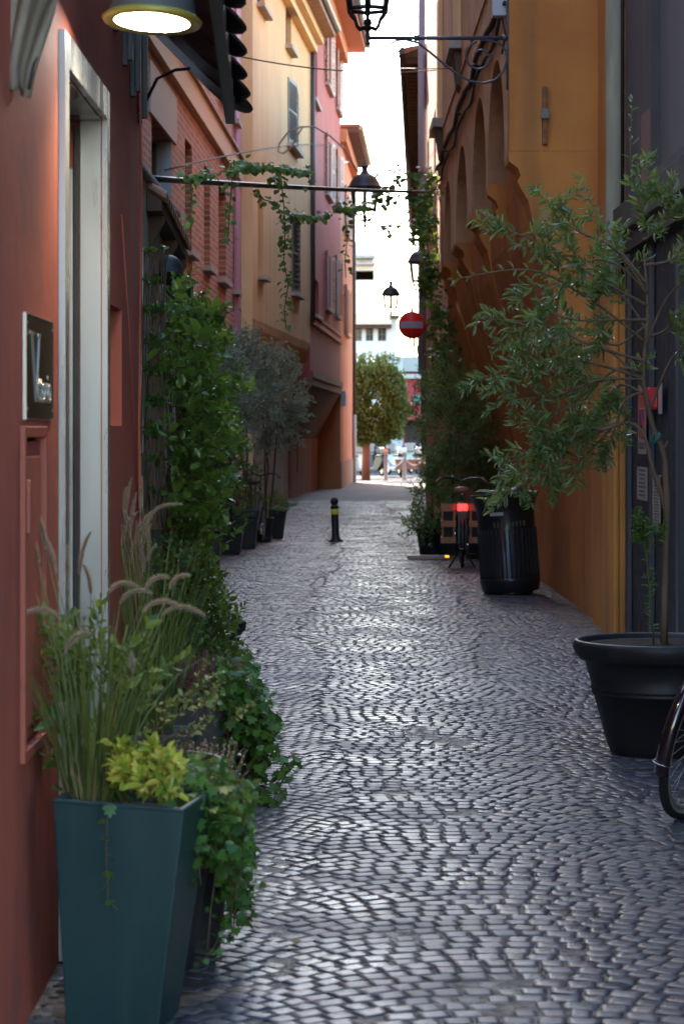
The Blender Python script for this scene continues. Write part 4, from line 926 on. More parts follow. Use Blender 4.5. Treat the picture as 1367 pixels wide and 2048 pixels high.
# bike at the frame edge by the big pot: leans on the wall
w = Vector((.52, .854, 0)).normalized()
M4 = Matrix.Translation((1.355, 9.66, 0)) @ Matrix.Rotation(math.atan2(w.y, w.x), 4, 'Z') @ Matrix.Rotation(R(15), 4, 'X')
bicycle('bicycle', 'black bicycle with cream tyre walls beside the big black plant pot', M4, .35, M('glossy maroon black', (.02, .008, .012), .15, coat=1.), M('black leather', (.03, .03, .03), .5))
# parked bike with wooden crates
M4 = Matrix.Translation((1.37, 27.6, gz(27.6))) @ Matrix.Rotation(R(88), 4, 'Z')
a, rc, st = bicycle('cargo_bicycle', 'parked bicycle with brown saddle, lit red tail lamp and wooden side crates', M4, .30, m_blk, M('tan leather', (.32, .11, .04), .4))
MB().box(-.20, .26, -.065, .065, .735, .75).box(-.19, -.18, -.05, .05, .3, .735).build('rack', m_blk, a, local=True)
MB().box(-.235, -.2, -.058, .058, .66, .735).build('tail_lamp', M('tail lamp red', (1., .015, .015), .3, emit=1.3), a, local=True, bevel=.01)
MB().box(-.23, -.20, .15, .20, .13, .155).build('reflector', M('amber reflector glow', (1., .5, .02), .3, emit=.25), a, local=True, bevel=.004)  # weak emission imitates light thrown back by the reflector
mb = MB(); mb.tube([(.12, 0, .24), (.03, .15, .0)], .012, 6); mb.tube([(.12, 0, .24), (.03, -.15, .0)], .012, 6); mb.build('kickstand', m_iron, a, local=True)
m_crate = M('raw crate wood', (.46, .24, .11), .7, col2=(.36, .17, .08), vs=9, stretch=1)
for s in (1, -1):
    y0, y1 = (.075, .245) if s > 0 else (-.245, -.075)
    mb = MB(); x0, x1, z0, z1 = -.20, .20, .29, .73
    for z in (z0, z0 + .185, z0 + .37):
        mb.box(x0, x0 + .012, y0, y1, z, z + .07); mb.box(x1 - .012, x1, y0, y1, z, z + .07); mb.box(x0 + .012, x1 - .012, y0, y0 + .012, z, z + .07); mb.box(x0 + .012, x1 - .012, y1 - .012, y1, z, z + .07)
    for y in (y0 + .0125, y1 - .03):
        for x in (x0 + .0125, x1 - .03): mb.box(x, x + .0175, y, y + .0175, z0, z1 + .01)
    mb.box(x0 + .03, x1 - .03, y0 + .03, y1 - .03, z0, z0 + .01)
    cr = mb.build('crate', m_crate, a, local=True)
    MB().box(x0 + .03, x1 - .03, y0 + .03, y1 - .03, z0 + .02, z0 + .36).build('lining', m_rub, cr, local=True)
# loose wooden board on the ground by it
q = P(850, 1110, 29.); a = thing('timber_board', 'pale timber board lying on the paving next to the cargo bicycle', 'board', (1.03, 29.9, 0))
MB().obox((1.05, 29.6, gz(29.6) + .03), .50, .16, .045, Matrix.Rotation(R(4), 3, 'Z')).build('board', M('pale board', (.55, .42, .32), .7), a, bevel=.004)
# drain cover by the planter
p = P(480, 1710, 8.8); a = thing('drain_cover', 'small white ringed drain cover set in the cobbles under the ivy', 'drain cover', (p.x, 8.82, 0))
MB().lathe([(.055, .0), (.072, .0), (.074, .007), (.055, .007), (.055, .0)], 32, (p.x, 8.82, 0), cap=False).build('ring', M('worn white metal', (.6, .6, .6), .4), a)
MB().lathe([(.0001, .0), (.054, .0), (.054, .004), (.03, .0045), (.0001, .0045)], 32, (p.x, 8.82, 0)).build('lid', m_dark, a)

# overhead cables
m_wire = M('thin wire', (.05, .04, .035), .7)
def cable(name, label, pts, r, mat=m_wire, n=24):
    a = thing(name, label, 'cable', pts[0], group='cables strung over the alley'); P0, P1 = Vector(pts[0]), Vector(pts[1]); sag = pts[2] if len(pts) > 2 else .1
    MB().tube([P0.lerp(P1, i / n) + Vector((0, 0, -4 * sag * (i / n) * (1 - i / n))) for i in range(n + 1)], r, 6).build('strand', mat, a); return a
mainA, mainB = P(282, 360, 15.), P(876, 384, 34.)
mainA.x = -1.0; mainA = P(286, 356, 14.2)
cable('overhead_cable', 'thick black cable crossing the alley at lantern roof height', (mainA, P(876, 384, 34.), .02), .020, m_iron)
cable('overhead_cable', 'pale white cable running level just above the creeper', (P(466, 330, 45.8), P(712, 322, 85.), .05), .028, M('white cable', (.75, .72, .75), .5))
cable('overhead_cable', 'thin wire from the canopy blades across the peach house to the sky', (P(420, 100, 28.), P(872, 140, 35.), .12), .009)
cable('overhead_cable', 'thin wire level with the grey shutter foot on the peach house', (P(470, 255, 46.5), P(705, 257, 84.), .02), .014)
cable('overhead_cable', 'wire rising over the peach house to the rose house window', (P(330, 340, 30.), P(700, 295, 80.), -.2), .012)
cable('overhead_cable', 'sagging wire ending at the hanging creeper end by the brick windows', (P(440, 440, 43.), P(700, 500, 82.), .55), .013)
cable('overhead_cable', 'low wire swinging from the mauve strip into the silvery shrubs', (P(474, 579, 46.), P(650, 640, 65.), .1), .010)
cable('overhead_cable', 'thin wire leaving the jetty under the lantern scroll', (P(680, 126, 78.), P(902, 137, 27.), .05), .006)
a = thing('cable_loop', 'loop of grey cable hanging at the shutter foot of the peach house', 'cable', P(600, 260, 50.))
lp_ = [(715, 345), (690, 300), (660, 272), (628, 253), (600, 254), (575, 265), (558, 288), (556, 303), (566, 307), (582, 296), (592, 275), (605, 254)]
MB().tube([P(u, v, 50.) for u, v in lp_], .018, 6).build('strand', M('grey cable', (.2, .18, .17), .6), a)

# ============================================================= the square beyond
m_wht = M('sunlit white render', (.78, .74, .66), .85); m_grn = M('grey green render', (.50, .54, .50), .8)
f = Fac('white_corner_building', (-12., 116.), (2.62, 116.), 'white rendered building with a cream awning over three dark windows')
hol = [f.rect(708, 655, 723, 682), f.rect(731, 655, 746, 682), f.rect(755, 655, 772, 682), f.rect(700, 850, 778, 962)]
f.wall(m_wht, -.5, 6.9, hol, rev=.25, depth=10)
for h in hol[:3]: f.window(h, m_shut, m_glass, rev=.2)
f.box('shop_shade_panel', M('painted shop shade', (.03, .028, .026), .9, spec=.1), hol[3][0] + .01, hol[3][1] - .01, hol[3][2] + .01, hol[3][3] - .01, .15, .24)  # flat dark panel stands in for the shade inside the shop
f.box('awning', M('cream awning canvas', (.75, .62, .45), .8), *f.rect(700, 632, 782, 650)[:2], *f.rect(700, 632, 782, 650)[2:], -.8, -.01)
f.box('eave', m_soffit, 8., f.len + .1, 6.9, 7.05, -.6, 10)
f.box('eave_beam', m_wood, *f.rect(700, 650, 782, 657)[:2], *f.rect(700, 650, 782, 657)[2:], -.6, -.01)
f = Fac('balcony_building', (-14., 150.), (2.0, 150.), 'tall pale apartment block with grey balcony slabs behind the white building')
f.wall(m_wht, -.5, 13.2, [f.rect(705, 541, 749, 560)], rev=.8, depth=10)
for v0, v1 in ((513, 518), (527, 531)):
    r_ = f.rect(704, v0, 751, v1); f.box('balcony', m_stone, r_[0], r_[1], r_[2], r_[3], -1., -.01)
f = Fac('red_arcade_building', (2.64, 120.), (14., 120.), 'low building with a red wall panel over a dark arcade beneath a pale roof band')
hol = [f.rect(808, 838, 990, 985)]
f.wall(M('crimson wall', (.42, .06, .07), .8), -.6, 4.4, [(hol[0][0], 9., -.6, 2.05)], rev=2.5, depth=10)
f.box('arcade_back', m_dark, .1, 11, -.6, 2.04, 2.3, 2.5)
f.box('fascia', m_grn, -.05, 11.3, 4.1, 4.32, -.45, -.01); f.box('roof_band', M('pale roof band', (.42, .46, .44), .8), -.05, 11.3, 4.45, 5.2, -.3, 3)
f.box('picture_tile', M('teal notice', (.10, .50, .45), .6), f.hit(827, 0)[0], f.hit(840, 0)[0], f.hit(830, 807)[1], f.hit(830, 790)[1], -.05, -.004)
a = thing('pale_column', 'pale green square column carrying the corner between tree and red wall', 'column', (P(792, 900, 114.).x, 114.3, -.3))
x0, x1 = P(779, 900, 114.).x, P(805, 900, 114.).x
MB().box(x0, x1, 114., 114.7, -.3, 5.0).build('shaft', M('pale green render', (.46, .54, .52), .8), a, bevel=.03)
MB().box(x0 - .08, x1 + .08, 113.9, 114.8, -.3, .05).build('base', m_stone, a)

# scooters parked in the square
def scooter(name, label, loc, rz, body, seat):
    a = thing(name, label, 'scooter', loc, rz, group='scooters parked across the square')
    def poly(pts, w, y0=0): return MB().prism([(x, -w / 2, z) for x, z in pts], (0, w, 0))
    bd = poly([(-.75, .62), (-.70, .78), (-.2, .80), (-.05, .62), (.02, .36), (.30, .32), (.42, .40), (.52, .85), (.60, .88), (.66, .50), (.60, .30), (.30, .22), (-.3, .22), (-.62, .42)], .26).build('body', body, a, local=True, bevel=.03)
    poly([(-.78, .80), (-.74, .86), (-.30, .85), (-.10, .82), (-.12, .765), (-.72, .76)], .28).build('seat', seat, a, local=True, bevel=.02)
    for x in (-.52, .68):
        w = MB(); ring(w, (x, 0, .23), .17, .055, None, 24, 8); w = w.build('wheel', m_rub, a, local=True)
        MB().lathe([(.12, -.03), (.12, .03)], 16, (x, 0, .23), RX90).build('rim', m_chrome, w, local=True)
    poly([(.52, .86), (.60, .90), (.44, 1.30), (.40, 1.30)], .36).build('windscreen', M('smoked screen', (.35, .36, .38), .15), a, local=True, bevel=.004)
    MB().tube([(.42, -.30, .98), (.50, -.12, .95), (.50, .12, .95), (.42, .30, .98)], .018, 8).build('handlebar', m_dark, a, local=True)
    MB().lathe([(.07, 0), (.06, .03), (.0001, .04)], 16, (.60, 0, .80), Matrix.Rotation(R(90), 3, 'Y')).build('headlight', M('headlight lens', (.8, .8, .75), .15), a, local=True)
    poly([(.50, .40), (.62, .52), (.86, .50), (.92, .38), (.80, .47), (.66, .46)], .12).build('mudguard', body, a, local=True, bevel=.01)
    for s in (-1, 1):
        mb = MB(); mb.tube([(.46, s * .2, .97), (.44, s * .27, 1.12)], .006, 5); mb.lathe([(.0001, -.01), (.05, -.008), (.05, .008), (.0001, .01)], 12, (.44, s * .27, 1.14), Matrix.Rotation(R(90), 3, 'Y')); mb.build('mirror', m_dark, a, local=True)
    mb = MB().box(-.95, -.62, -.17, .17, .88, 1.14); mb.build('top_box', body, a, local=True, bevel=.04)
    return a
cb_ = [M('scooter black', (.02, .022, .025), .25, coat=.5), M('scooter cream', (.6, .55, .45), .3, coat=.5), M('scooter silver', (.45, .47, .5), .3, metal=.5), M('scooter mint', (.30, .5, .42), .3, coat=.5), M('scooter grey', (.15, .16, .18), .3, coat=.5)]
seatm = M('scooter seat', (.03, .028, .026), .6)
for i, (u, d, rz, c_, lb) in enumerate(((712, 96, 70, 1, 'cream scooter squeezed between the orange house and the tree trunk'), (751, 97, 118, 0, 'black scooter angled just past the tree trunk'), (770, 101, 75, 4, 'dark grey scooter behind the chain posts'),
        (789, 99, 110, 2, 'silver scooter beside the pale column'), (808, 101, 65, 3, 'mint green scooter beside the pale column foot'), (826, 103, 100, 4, 'grey scooter parked by the dark arcade'), (845, 100, 80, 1, 'cream scooter partly behind the street shrubs'))):
    scooter('scooter', lb, ((u - CX) * d / F, d, -.3), R(rz), cb_[c_], seatm)
# chain posts and a low trough
posts = []
for i, (u, d) in enumerate(((771, 88.5), (808, 90.), (848, 90.5))):
    x = (u - CX) * d / F; a = thing('chain_post', ('grey chain post with an orange cap beside the scooters', 'short grey chain post before the rusty trough', 'chain post touching the street shrubs')[i], 'post', (x, d, -.3), group='posts and chain closing the square')
    MB().lathe([(.10, 0), (.085, .04), (.07, .06), (.065, .95), (.075, .97), (.06, 1.02), (.0001, 1.04)], 16, (x, d, -.3)).build('post', M('grey post', (.22, .22, .24), .5), a); posts.append(Vector((x, d, .55)))
    if i == 0: MB().lathe([(.07, .0), (.08, .02), (.07, .10), (.0001, .12)], 16, (x, d, .73)).build('cap', M('orange cap', (.7, .25, .06), .5), a)
a = thing('chain', 'pale chain sagging between the grey posts at the street end', 'chain', posts[0])
mb = MB()
for p0, p1 in zip(posts[:-1], posts[1:]): mb.tube([p0.lerp(p1, i / 16) - Vector((0, 0, .32 * 4 * (i / 16) * (1 - i / 16))) for i in range(17)], .028, 6)
mb.build('links', M('chain grey', (.5, .48, .46), .6), a)
p = P(822, 958, 94.); a = thing('trough', 'long rusty brown trough on dark feet behind the chain', 'planter', (p.x, 94., -.3))
mb = MB().prism([(p.x - .55, 93.8, .02), (p.x + .75, 93.8, .02), (p.x + .85, 93.8, .42), (p.x - .65, 93.8, .42)], (0, .4, 0)); mb.build('box', M('rusty brown', (.30, .13, .09), .7, col2=(.22, .1, .07), vs=4), a, bevel=.01)
for dx in (-.35, .5): MB().lathe([(.14, -.05), (.14, .05)], 16, (p.x + dx, 94., -.16), RX90).build('foot', m_rub, a)
# ============================================================= pots and plants
m_teal = M('teal planter plastic', (.020, .056, .058), .40, col2=(.014, .042, .044), vs=2, spec=.4, streak=((.07, .11, .105), 7, .35), bump=.0006, bs=220)
m_pot = M('black planter plastic', (.016, .018, .022), .45, col2=(.028, .028, .03), vs=5, bump=.0006, bs=120)
m_soil = M('potting soil', (.035, .024, .016), .95, col2=(.02, .014, .01), vs=30, bump=.006, bs=60)
m_stem = M('brown twig', (.14, .085, .05), .8, col2=(.10, .06, .035), vs=20)
m_stemg = M('green stem', (.12, .14, .04), .7)
def leafm(name, cols, rough=.38, tr=.35, trc=None, spec=.5): return M(name, cols[0], rough, isl_col=cols, transl=tr, transl_col=trc, spec=spec)
m_lf = leafm('climber leaf', [(.05, .10, .02), (.09, .18, .028), (.15, .27, .035), (.06, .12, .022), (.21, .31, .05)], .28, .42)
m_lfd = leafm('dark shrub leaf', [(.04, .09, .026), (.075, .15, .04), (.11, .20, .05)], .30, .35)
m_ivy = leafm('ivy leaf', [(.04, .10, .022), (.07, .17, .03), (.11, .24, .04), (.03, .075, .02)], .38)
m_creep = leafm('creeper leaf', [(.05, .11, .02), (.08, .17, .03), (.13, .24, .04)], .35, .4)
m_olive = leafm('silvery leaf', [(.36, .42, .33), (.48, .54, .43), (.25, .31, .21), (.62, .66, .56)], .4, .4, (.2, .28, .15))
m_tree = leafm('narrow tree leaf', [(.09, .15, .05), (.16, .23, .08), (.26, .34, .13), (.12, .18, .09), (.20, .27, .10), (.34, .33, .12)], .22, .4, spec=.8)
m_hedge = leafm('fine hedge leaf', [(.15, .27, .09), (.22, .38, .13), (.30, .46, .18)], .28, .5, spec=.6)
m_yel = leafm('variegated yellow leaf', [(.78, .70, .12), (.40, .52, .06), (.18, .34, .04), (.80, .68, .18), (.60, .62, .09)], .4, .4, (.6, .6, .08))
m_var = leafm('cream edged leaf', [(.06, .12, .03), (.10, .20, .04), (.26, .34, .07), (.05, .10, .025), (.14, .24, .05)], .38, .35)
m_pale = leafm('pale shrub leaf', [(.12, .17, .06), (.22, .27, .09), (.34, .38, .14), (.09, .14, .05)], .45, .35)
m_grass = leafm('grass blade', [(.06, .11, .025), (.09, .15, .035), (.15, .18, .05), (.05, .09, .02)], .5, .3)
m_straw = leafm('straw grass base', [(.38, .26, .13), (.26, .22, .08), (.45, .30, .16)], .6, .3)
m_plume = leafm('fountain grass plume', [(.48, .38, .28), (.60, .50, .38), (.36, .27, .20)], .8, .45, (.5, .4, .3))
m_heath = leafm('heather bloom', [(.34, .09, .13), (.45, .20, .22), (.26, .07, .10), (.5, .32, .28)], .7, .3, (.5, .2, .2))
m_heathw = leafm('cream heather bloom', [(.50, .46, .30), (.60, .56, .40), (.40, .36, .22)], .7, .3, (.6, .55, .35))

def pot(name, label, c, prof, mat=m_pot, sq=False, rz=0., n=40, soil=None, group=None, tilt=0.):
    a = thing(name, label, 'plant pot' if 'pot' in name else 'planter', c, group=group); c = Vector(c); T = Matrix.Rotation(tilt, 3, 'Y') @ Matrix.Rotation(rz, 3, 'Z')
    if sq:
        k = math.sqrt(2); pr = [(r * k, z) for r, z in prof]; o = MB().lathe(pr, 4, c, T, smooth=False, a0=R(45), cap=False)
        top = pr[soil or 3]; o.f.append(tuple(range(4))[::-1]); o.sm.append(False); o.build('pot', mat, a, bevel=.012)
    else: MB().lathe(prof, n, c, T, cap=False).build('pot', mat, a); 
    inner = prof[-1]
    MB().lathe([((inner[0] + .002) * (math.sqrt(2) if sq else 1), inner[1] + .02), (.0001, inner[1] + .028)], 4 if sq else n, c, T, a0=R(45) if sq else 0., cap=False).build('soil', m_soil, a)
    return a
def plant(name, label, c, cat='plant', group=None): return thing(name, label, cat, c, group=group)
def fin(L, S, a, lm, sm=m_stem, kind='oval', lname='foliage', sname='stem'):
    if S.v: S.build(sname, sm, a)
    return L.build(lname, lm, a, kind)
# ---- teal planter
tc = Vector((-.545, 6.36, 0)); TR = R(-9)
pot('teal_planter', 'tall tapered teal planter with rounded edges below the fountain grass', tc - Vector((.030, 0, 0)), [(.122, 0), (.172, .582), (.176, .588), (.170, .594), (.156, .592), (.148, .53)], m_teal, True, TR, tilt=R(2.9))
# grasses
def grass(name, label, base, nb, hgt, plumes, lean=(0, 0), spread=.35, seedr=.05, blade_w=.0042, curl=.7, straw=True):
    a = plant(name, label, base, 'ornamental grass'); base = Vector(base)
    V = []; Fq = []; V2 = []; F2 = []
    def ribbon(V, Fq, p, d, L_, w, droop, n=7, w1=.15):
        d = unit(np.array(d)); s = unit(np.cross(d, rng.normal(0, 1, 3))); k = len(V); p = np.array(p, float); st = L_ / n
        for i in range(n + 1):
            ww = w * (1 - (1 - w1) * (i / n) ** 1.6); V.append(p - s * ww / 2); V.append(p + s * ww / 2)
            d = unit(d + np.array([0, 0, -droop * (i / n) * .55])); p = p + d * st
        for i in range(n): Fq.append((k + 2 * i, k + 2 * i + 1, k + 2 * i + 3, k + 2 * i + 2))
        return p, d
    for i in range(nb):
        an = rng.uniform(0, 6.283); r = seedr * rng.random() ** .5; q = rng.random()
        ribbon(V, Fq, (base.x + r * math.cos(an), base.y + r * math.sin(an), base.z), (math.cos(an) * spread * q + lean[0], math.sin(an) * spread * q + lean[1], 1), hgt * rng.uniform(.55, 1.1), blade_w * rng.uniform(.7, 1.3), rng.uniform(.1, .8))
    npmesh('blades', np.array(V), [np.array(Fq)], m_grass, a, False)
    if straw:
        V = []; Fq = []
        for i in range(nb // 2):
            an = rng.uniform(0, 6.283); r = seedr * rng.random() ** .5; q = rng.random()
            ribbon(V, Fq, (base.x + r * math.cos(an), base.y + r * math.sin(an), base.z - .01), (math.cos(an) * spread * q + lean[0] * .5, math.sin(an) * spread * q, 1), hgt * rng.uniform(.15, .36), blade_w * 1.2, .1, w1=.5)
        npmesh('straw', np.array(V), [np.array(Fq)], m_straw, a, False)
    for (u, v, d, up, side, Lp) in plumes:
        tip0 = P(u, v, d); s0 = base + Vector((rng.normal(0, .02), rng.normal(0, .02), 0))
        mid = s0.lerp(tip0, .55) + Vector((0, 0, .04))
        pts = [s0, s0.lerp(mid, .5), mid, tip0]; MB().tube(pts, [.0022, .002, .0018, .0015], 5).build('stalk', m_stemg, a)
        d_ = unit(np.array([side * .35, 0, up])); p = np.array(tip0); V = []; Fq = []; n = 26; st = Lp / n; cen = []
        for i in range(n):
            cen.append((p.copy(), d_.copy())); d_ = unit(d_ + np.array([side * .055, 0, -curl * .10])); p = p + d_ * st
        tri = []
        for i, (p, dd_) in enumerate(cen):
            rad = .0105 * math.sin(math.pi * min(1, (i + 3) / (n + 2))) ** .5
            for k in range(46):
                o = rng.normal(0, 1, 3); o = unit(o - dd_ * o.dot(dd_)); q = unit(o + dd_ * .8) * rad * rng.uniform(.7, 1.5); s_ = unit(np.cross(q, rng.normal(0, 1, 3))) * .0009
                b0 = p + dd_ * st * rng.random(); kk = len(V); V += [b0 - s_, b0 + s_, b0 + q]; tri.append((kk, kk + 1, kk + 2))
        npmesh('plume', np.array(V), [np.array(tri)], m_plume, a, False)
    return a
gb = P(178, 1612, 6.36); gb = Vector((gb.x, 6.36, .56))
pls = [(78, 1130, 6.5, 1, -.25, .16), (62, 1085, 6.6, 1, -.25, .15), (112, 1150, 6.6, 1, -.2, .16), (135, 1180, 6.7, 1, .0, .13), (95, 1230, 6.4, .3, -1, .12), (120, 1240, 6.3, .6, -.9, .12),
       (182, 1190, 6.5, 1, -.1, .09), (215, 1190, 6.5, .5, .6, .10), (240, 1210, 6.5, .8, .7, .11), (286, 1228, 6.4, .8, .9, .12), (325, 1232, 6.4, .6, 1.1, .13), (290, 1185, 6.5, .8, .5, .09), (130, 1310, 6.2, .8, .4, .10), (262, 1300, 6.3, -.6, .1, .06), (92, 1100, 6.6, 1, -.15, .15), (70, 1180, 6.5, 1, -.3, .14), (160, 1150, 6.7, 1, .1, .13), (340, 1180, 6.7, 1, .5, .08)]
grass('fountain_grass', 'fountain grass with curling fuzzy beige plumes rising from the teal planter', gb, 190, .52, pls, lean=(.0, .0), spread=.42, seedr=.055)
grass('fountain_grass', 'brown plumed fountain grass clump at the foot of the niche wall', (-.735, 9.1, .42), 210, .72, [(rnd.uniform(212, 300), rnd.uniform(1010, 1170), 9.1 + rnd.uniform(-.15, .15), 1, rnd.uniform(-.25, .35), rnd.uniform(.10, .16)) for _ in range(16)] + [(u, v, 9.1, 1, sx, .15) for u, v, sx in ((222, 1090, -.1), (235, 1075, -.1), (246, 1050, .05), (252, 1030, .1), (262, 1060, .1), (270, 1090, .3), (230, 1130, -.2), (248, 1110, 0), (280, 1120, .2), (215, 1060, -.2), (236, 1010, -.05), (260, 1130, .2), (286, 1070, .4), (300, 1035, 1.2))], spread=.28, seedr=.10, curl=.35, straw=False)
# upright cream-edged shrub
a = plant('variegated_shrub', 'upright green shrub with cream edged leaves among the fountain grass stalks', (-.62, 6.5, .57), 'shrub'); L = Leaves(); S = MB()
for u, v in ((85, 1240), (90, 1330), (110, 1260), (150, 1215), (165, 1275), (185, 1200), (205, 1270), (255, 1250), (265, 1320), (285, 1290), (305, 1240), (320, 1270), (90, 1420), (85, 1500), (150, 1360), (110, 1460), (120, 1550), (235, 1330), (75, 1300), (300, 1350), (200, 1400), (130, 1500)):
    t = P(u, v, 6.5 + rnd.uniform(-.1, .15)); b0 = Vector((-.60 + rnd.gauss(0, .05), 6.42 + rnd.gauss(0, .05), .56)); m = b0.lerp(t, .5) + Vector((0, 0, .03))
    S.tube([b0, m, t], [.0035, .003, .002], 5); d_ = np.array(t - m)
    shoot(L, S, np.array(m), d_, (t - m).length * 1.05, .014, .046, .017, droop=.02, r=.0015, per=2, up=.4, spread=.8, bare=.2)
fin(L, S, a, m_var, m_stemg)
a = plant('golden_shrub', 'low shrub of bright yellow green leaves at the front lip of the teal planter', (-.47, 6.3, .57), 'shrub'); L = Leaves(); S = MB()
for i in range(46):
    u = rnd.uniform(205, 352); v = 1500 + abs(u - 255) * .35 + rnd.uniform(-45, 75); t = P(u, min(v, 1608), 6.22 + rnd.uniform(-.06, .12)); b0 = Vector((-.47 + rnd.gauss(0, .035), 6.33 + rnd.gauss(0, .05), .565))
    shoot(L, S, np.array(b0.lerp(t, .45)), np.array(t - b0), max(.05, (t - b0).length * .55), .011, .040, .0155, droop=.0, r=.0018, per=2, up=.5, spread=.75, bare=.1)
fin(L, S, a, m_yel, m_stemg)
# small-leaved arching shrub
a = plant('arching_shrub', 'arching twiggy shrub with small pale leaves behind the golden shrub', (-.50, 7.0, .5), 'shrub'); L = Leaves(); S = MB()
for u, v in ((345, 1345), (300, 1370), (325, 1330), (440, 1350), (470, 1355), (425, 1325), (455, 1400), (400, 1380), (330, 1420), (380, 1440), (420, 1440), (520, 1385), (300, 1450), (360, 1400), (405, 1310)):
    t = P(u, v, 7.0 + rnd.uniform(-.1, .2)); b0 = Vector((-.52 + rnd.gauss(0, .05), 7.0, .50)); m = b0.lerp(t, .5) + Vector((-.02, 0, .05))
    shoot(L, S, np.array(b0), np.array(m - b0), (m - b0).length, .03, .018, .009, r=.004, per=1, bare=.4)
    shoot(L, S, np.array(m), np.array(t - m), (t - m).length, .012, .021, .0115, droop=.05, r=.002, per=2, up=.6)
fin(L, S, a, m_pale, m_stem)
# black round pot just behind the teal planter and heather
pot('round_pot', 'black round pot squeezed between red wall and teal planter', (-.56, 6.98, 0), [(.13, 0), (.19, .40), (.20, .55), (.215, .56), (.215, .60), (.20, .60), (.19, .55)])
pot('round_pot', 'black round pot holding heather behind the teal planter', (-.475, 7.30, 0), [(.11, 0), (.15, .36), (.165, .42), (.15, .42), (.14, .38)])
def heather(name, label, c, r, n, h, mat, mix=None):
    a = plant(name, label, c, 'heather'); L = Leaves(); c = np.array(c, float); S = MB()
    for i in range(n):
        q = rng.normal(0, .5, 2) * r; p = c + np.array([q[0], q[1], 0]); d = unit(np.array([q[0] * 1.2, q[1] * 1.2, .28])); hh = h * rng.uniform(.7, 1.15); S.tube([tuple(p), tuple(p + d * hh)], .0012, 4)
        for k in range(int(hh / .0035)):
            o = rng.normal(0, 1, 3); L.add(p + d * (hh * (.25 + .75 * rng.random())), unit(o + d * .8), rng.normal(0, 1, 3), .0065, .0035)
    fin(L, S, a, mat, m_stem, 'slim', 'bloom')
heather('heather', 'pink heather tuft low beside the golden shrub', (-.49, 7.28, .42), .10, 110, .17, m_heath)
heather('heather', 'cream white heather tuft next to its pink twin', (-.40, 7.24, .42), .05, 60, .18, m_heathw)
# ---- ivy
def ivy(name, label, c, strands, mat=m_ivy, leaf=.032, dens=.016, kind='lobed', per=2, cat='ivy', jit=.02, r=.0016, hang=True):
    a = plant(name, label, c, cat); L = Leaves(); S = MB()
    for pts in strands:
        pts = [Vector(p) for p in pts]; S.tube([p + Vector((rnd.gauss(0, .004), rnd.gauss(0, .004), 0)) for p in pts], r, 4, cap=False)
        for p0, p1 in zip(pts[:-1], pts[1:]):
            n = max(1, int((p1 - p0).length / dens)); d = np.array((p1 - p0).normalized())
            for i in range(n):
                q = np.array(p0.lerp(p1, i / n))
                for k in range(per):
                    o = rng.normal(0, 1, 3); o[2] *= .5; o = unit(o)
                    ld = unit(o * .8 + np.array([0, 0, -.55 if hang else .1])); nn = o + np.array([0, -.6, .5]) + rng.normal(0, .35, 3)
                    s_ = leaf * rng.uniform(.55, 1.2); L.add(q + o * jit * rng.random(), ld, nn, s_, s_ * .95)
    fin(L, S, a, mat, m_stem, kind); return a
st = []
for i in range(34):
    x = rnd.uniform(-.46, -.36); y = rnd.uniform(6.4, 6.75); z = rnd.uniform(.52, .62); e = rnd.uniform(.05, .26)
    st.append([(x, y, z), (x + .04 + rnd.uniform(0, .05), y - .03, z + .02), (x + .07 + rnd.uniform(0, .06), y - .03, z - e * .5), (x + .08 + rnd.uniform(-.02, .05), y, z - e)])
ivy('ivy_plant', 'trailing ivy spilling over the street side of the teal planter', (-.35, 6.5, .56), st, leaf=.034, dens=.018, jit=.02)
st = [[P(218, 1608, 6.16), P(212, 1680, 6.14), P(215, 1740, 6.12), P(222, 1800, 6.12), P(232, 1822, 6.12)], [P(455, 1650, 6.5), P(470, 1750, 6.55), P(462, 1830, 6.5), P(430, 1900, 6.5), P(385, 1935, 6.55)], [P(440, 1700, 6.5), P(425, 1800, 6.5), P(415, 1900, 6.5)], [P(490, 1640, 6.5), P(485, 1740, 6.5), P(470, 1800, 6.5)]]
ivy('ivy_strand', 'thin ivy strands dangling down the front of the teal planter', (-.6, 6.2, .5), [st[0]], leaf=.03, dens=.034, per=1, jit=.008)
ivy('ivy_strand', 'thin ivy runners trailing from the planter down to the cobbles', (-.3, 6.5, .3), st[1:], leaf=.022, dens=.022, per=1, jit=.008)
st = []
for i in range(30):
    x = rnd.uniform(-.40, -.32); y = rnd.uniform(6.95, 7.35); z = .46; e = rnd.uniform(.10, .40)
    st.append([(x - .03, y, z), (x + .02, y - .03, z), (x + .05, y - .04, z - e * .5), (x + .05, y - .02, z - e)])
ivy('ivy_plant', 'ivy tumbling over the low black round pot behind the teal planter', (-.33, 7.1, .45), st, leaf=.032, dens=.02, jit=.03)
# ---- black square planter with pink heather
pot('square_planter', 'black square planter with pink heather and ivy behind the arching shrub', (-.63, 10.25, 0), [(.14, 0), (.165, .40), (.18, .405), (.18, .45), (.165, .45), (.155, .41)], m_pot, True, R(4))
heather('heather', 'taller deep pink heather in the black square planter', (-.615, 10.2, .43), .14, 170, .17, m_heath)
st = []
for i in range(60):
    x = rnd.uniform(-.58, -.46); y = rnd.uniform(9.95, 10.7); z = rnd.uniform(.40, .56); k = rnd.random() ** 1.3; e = z * rnd.uniform(.35, 1.)
    st.append([(x, y, z), (x + .05 + .05 * k, y, z + .02), (x + .09 + .10 * k, y - .02, z - e * .5), (x + .08 + .10 * k, y, max(.02, z - e))])
for k in range(3): st.append([(-.36, 10.0, .03), (-.28, 9.9 + .1 * k, .025), P(590, 1512, 10.0)])
ivy('ivy_plant', 'dense ivy cascading from the black square planter to the cobbles', (-.45, 10.2, .4), st, leaf=.042, dens=.024, jit=.035)
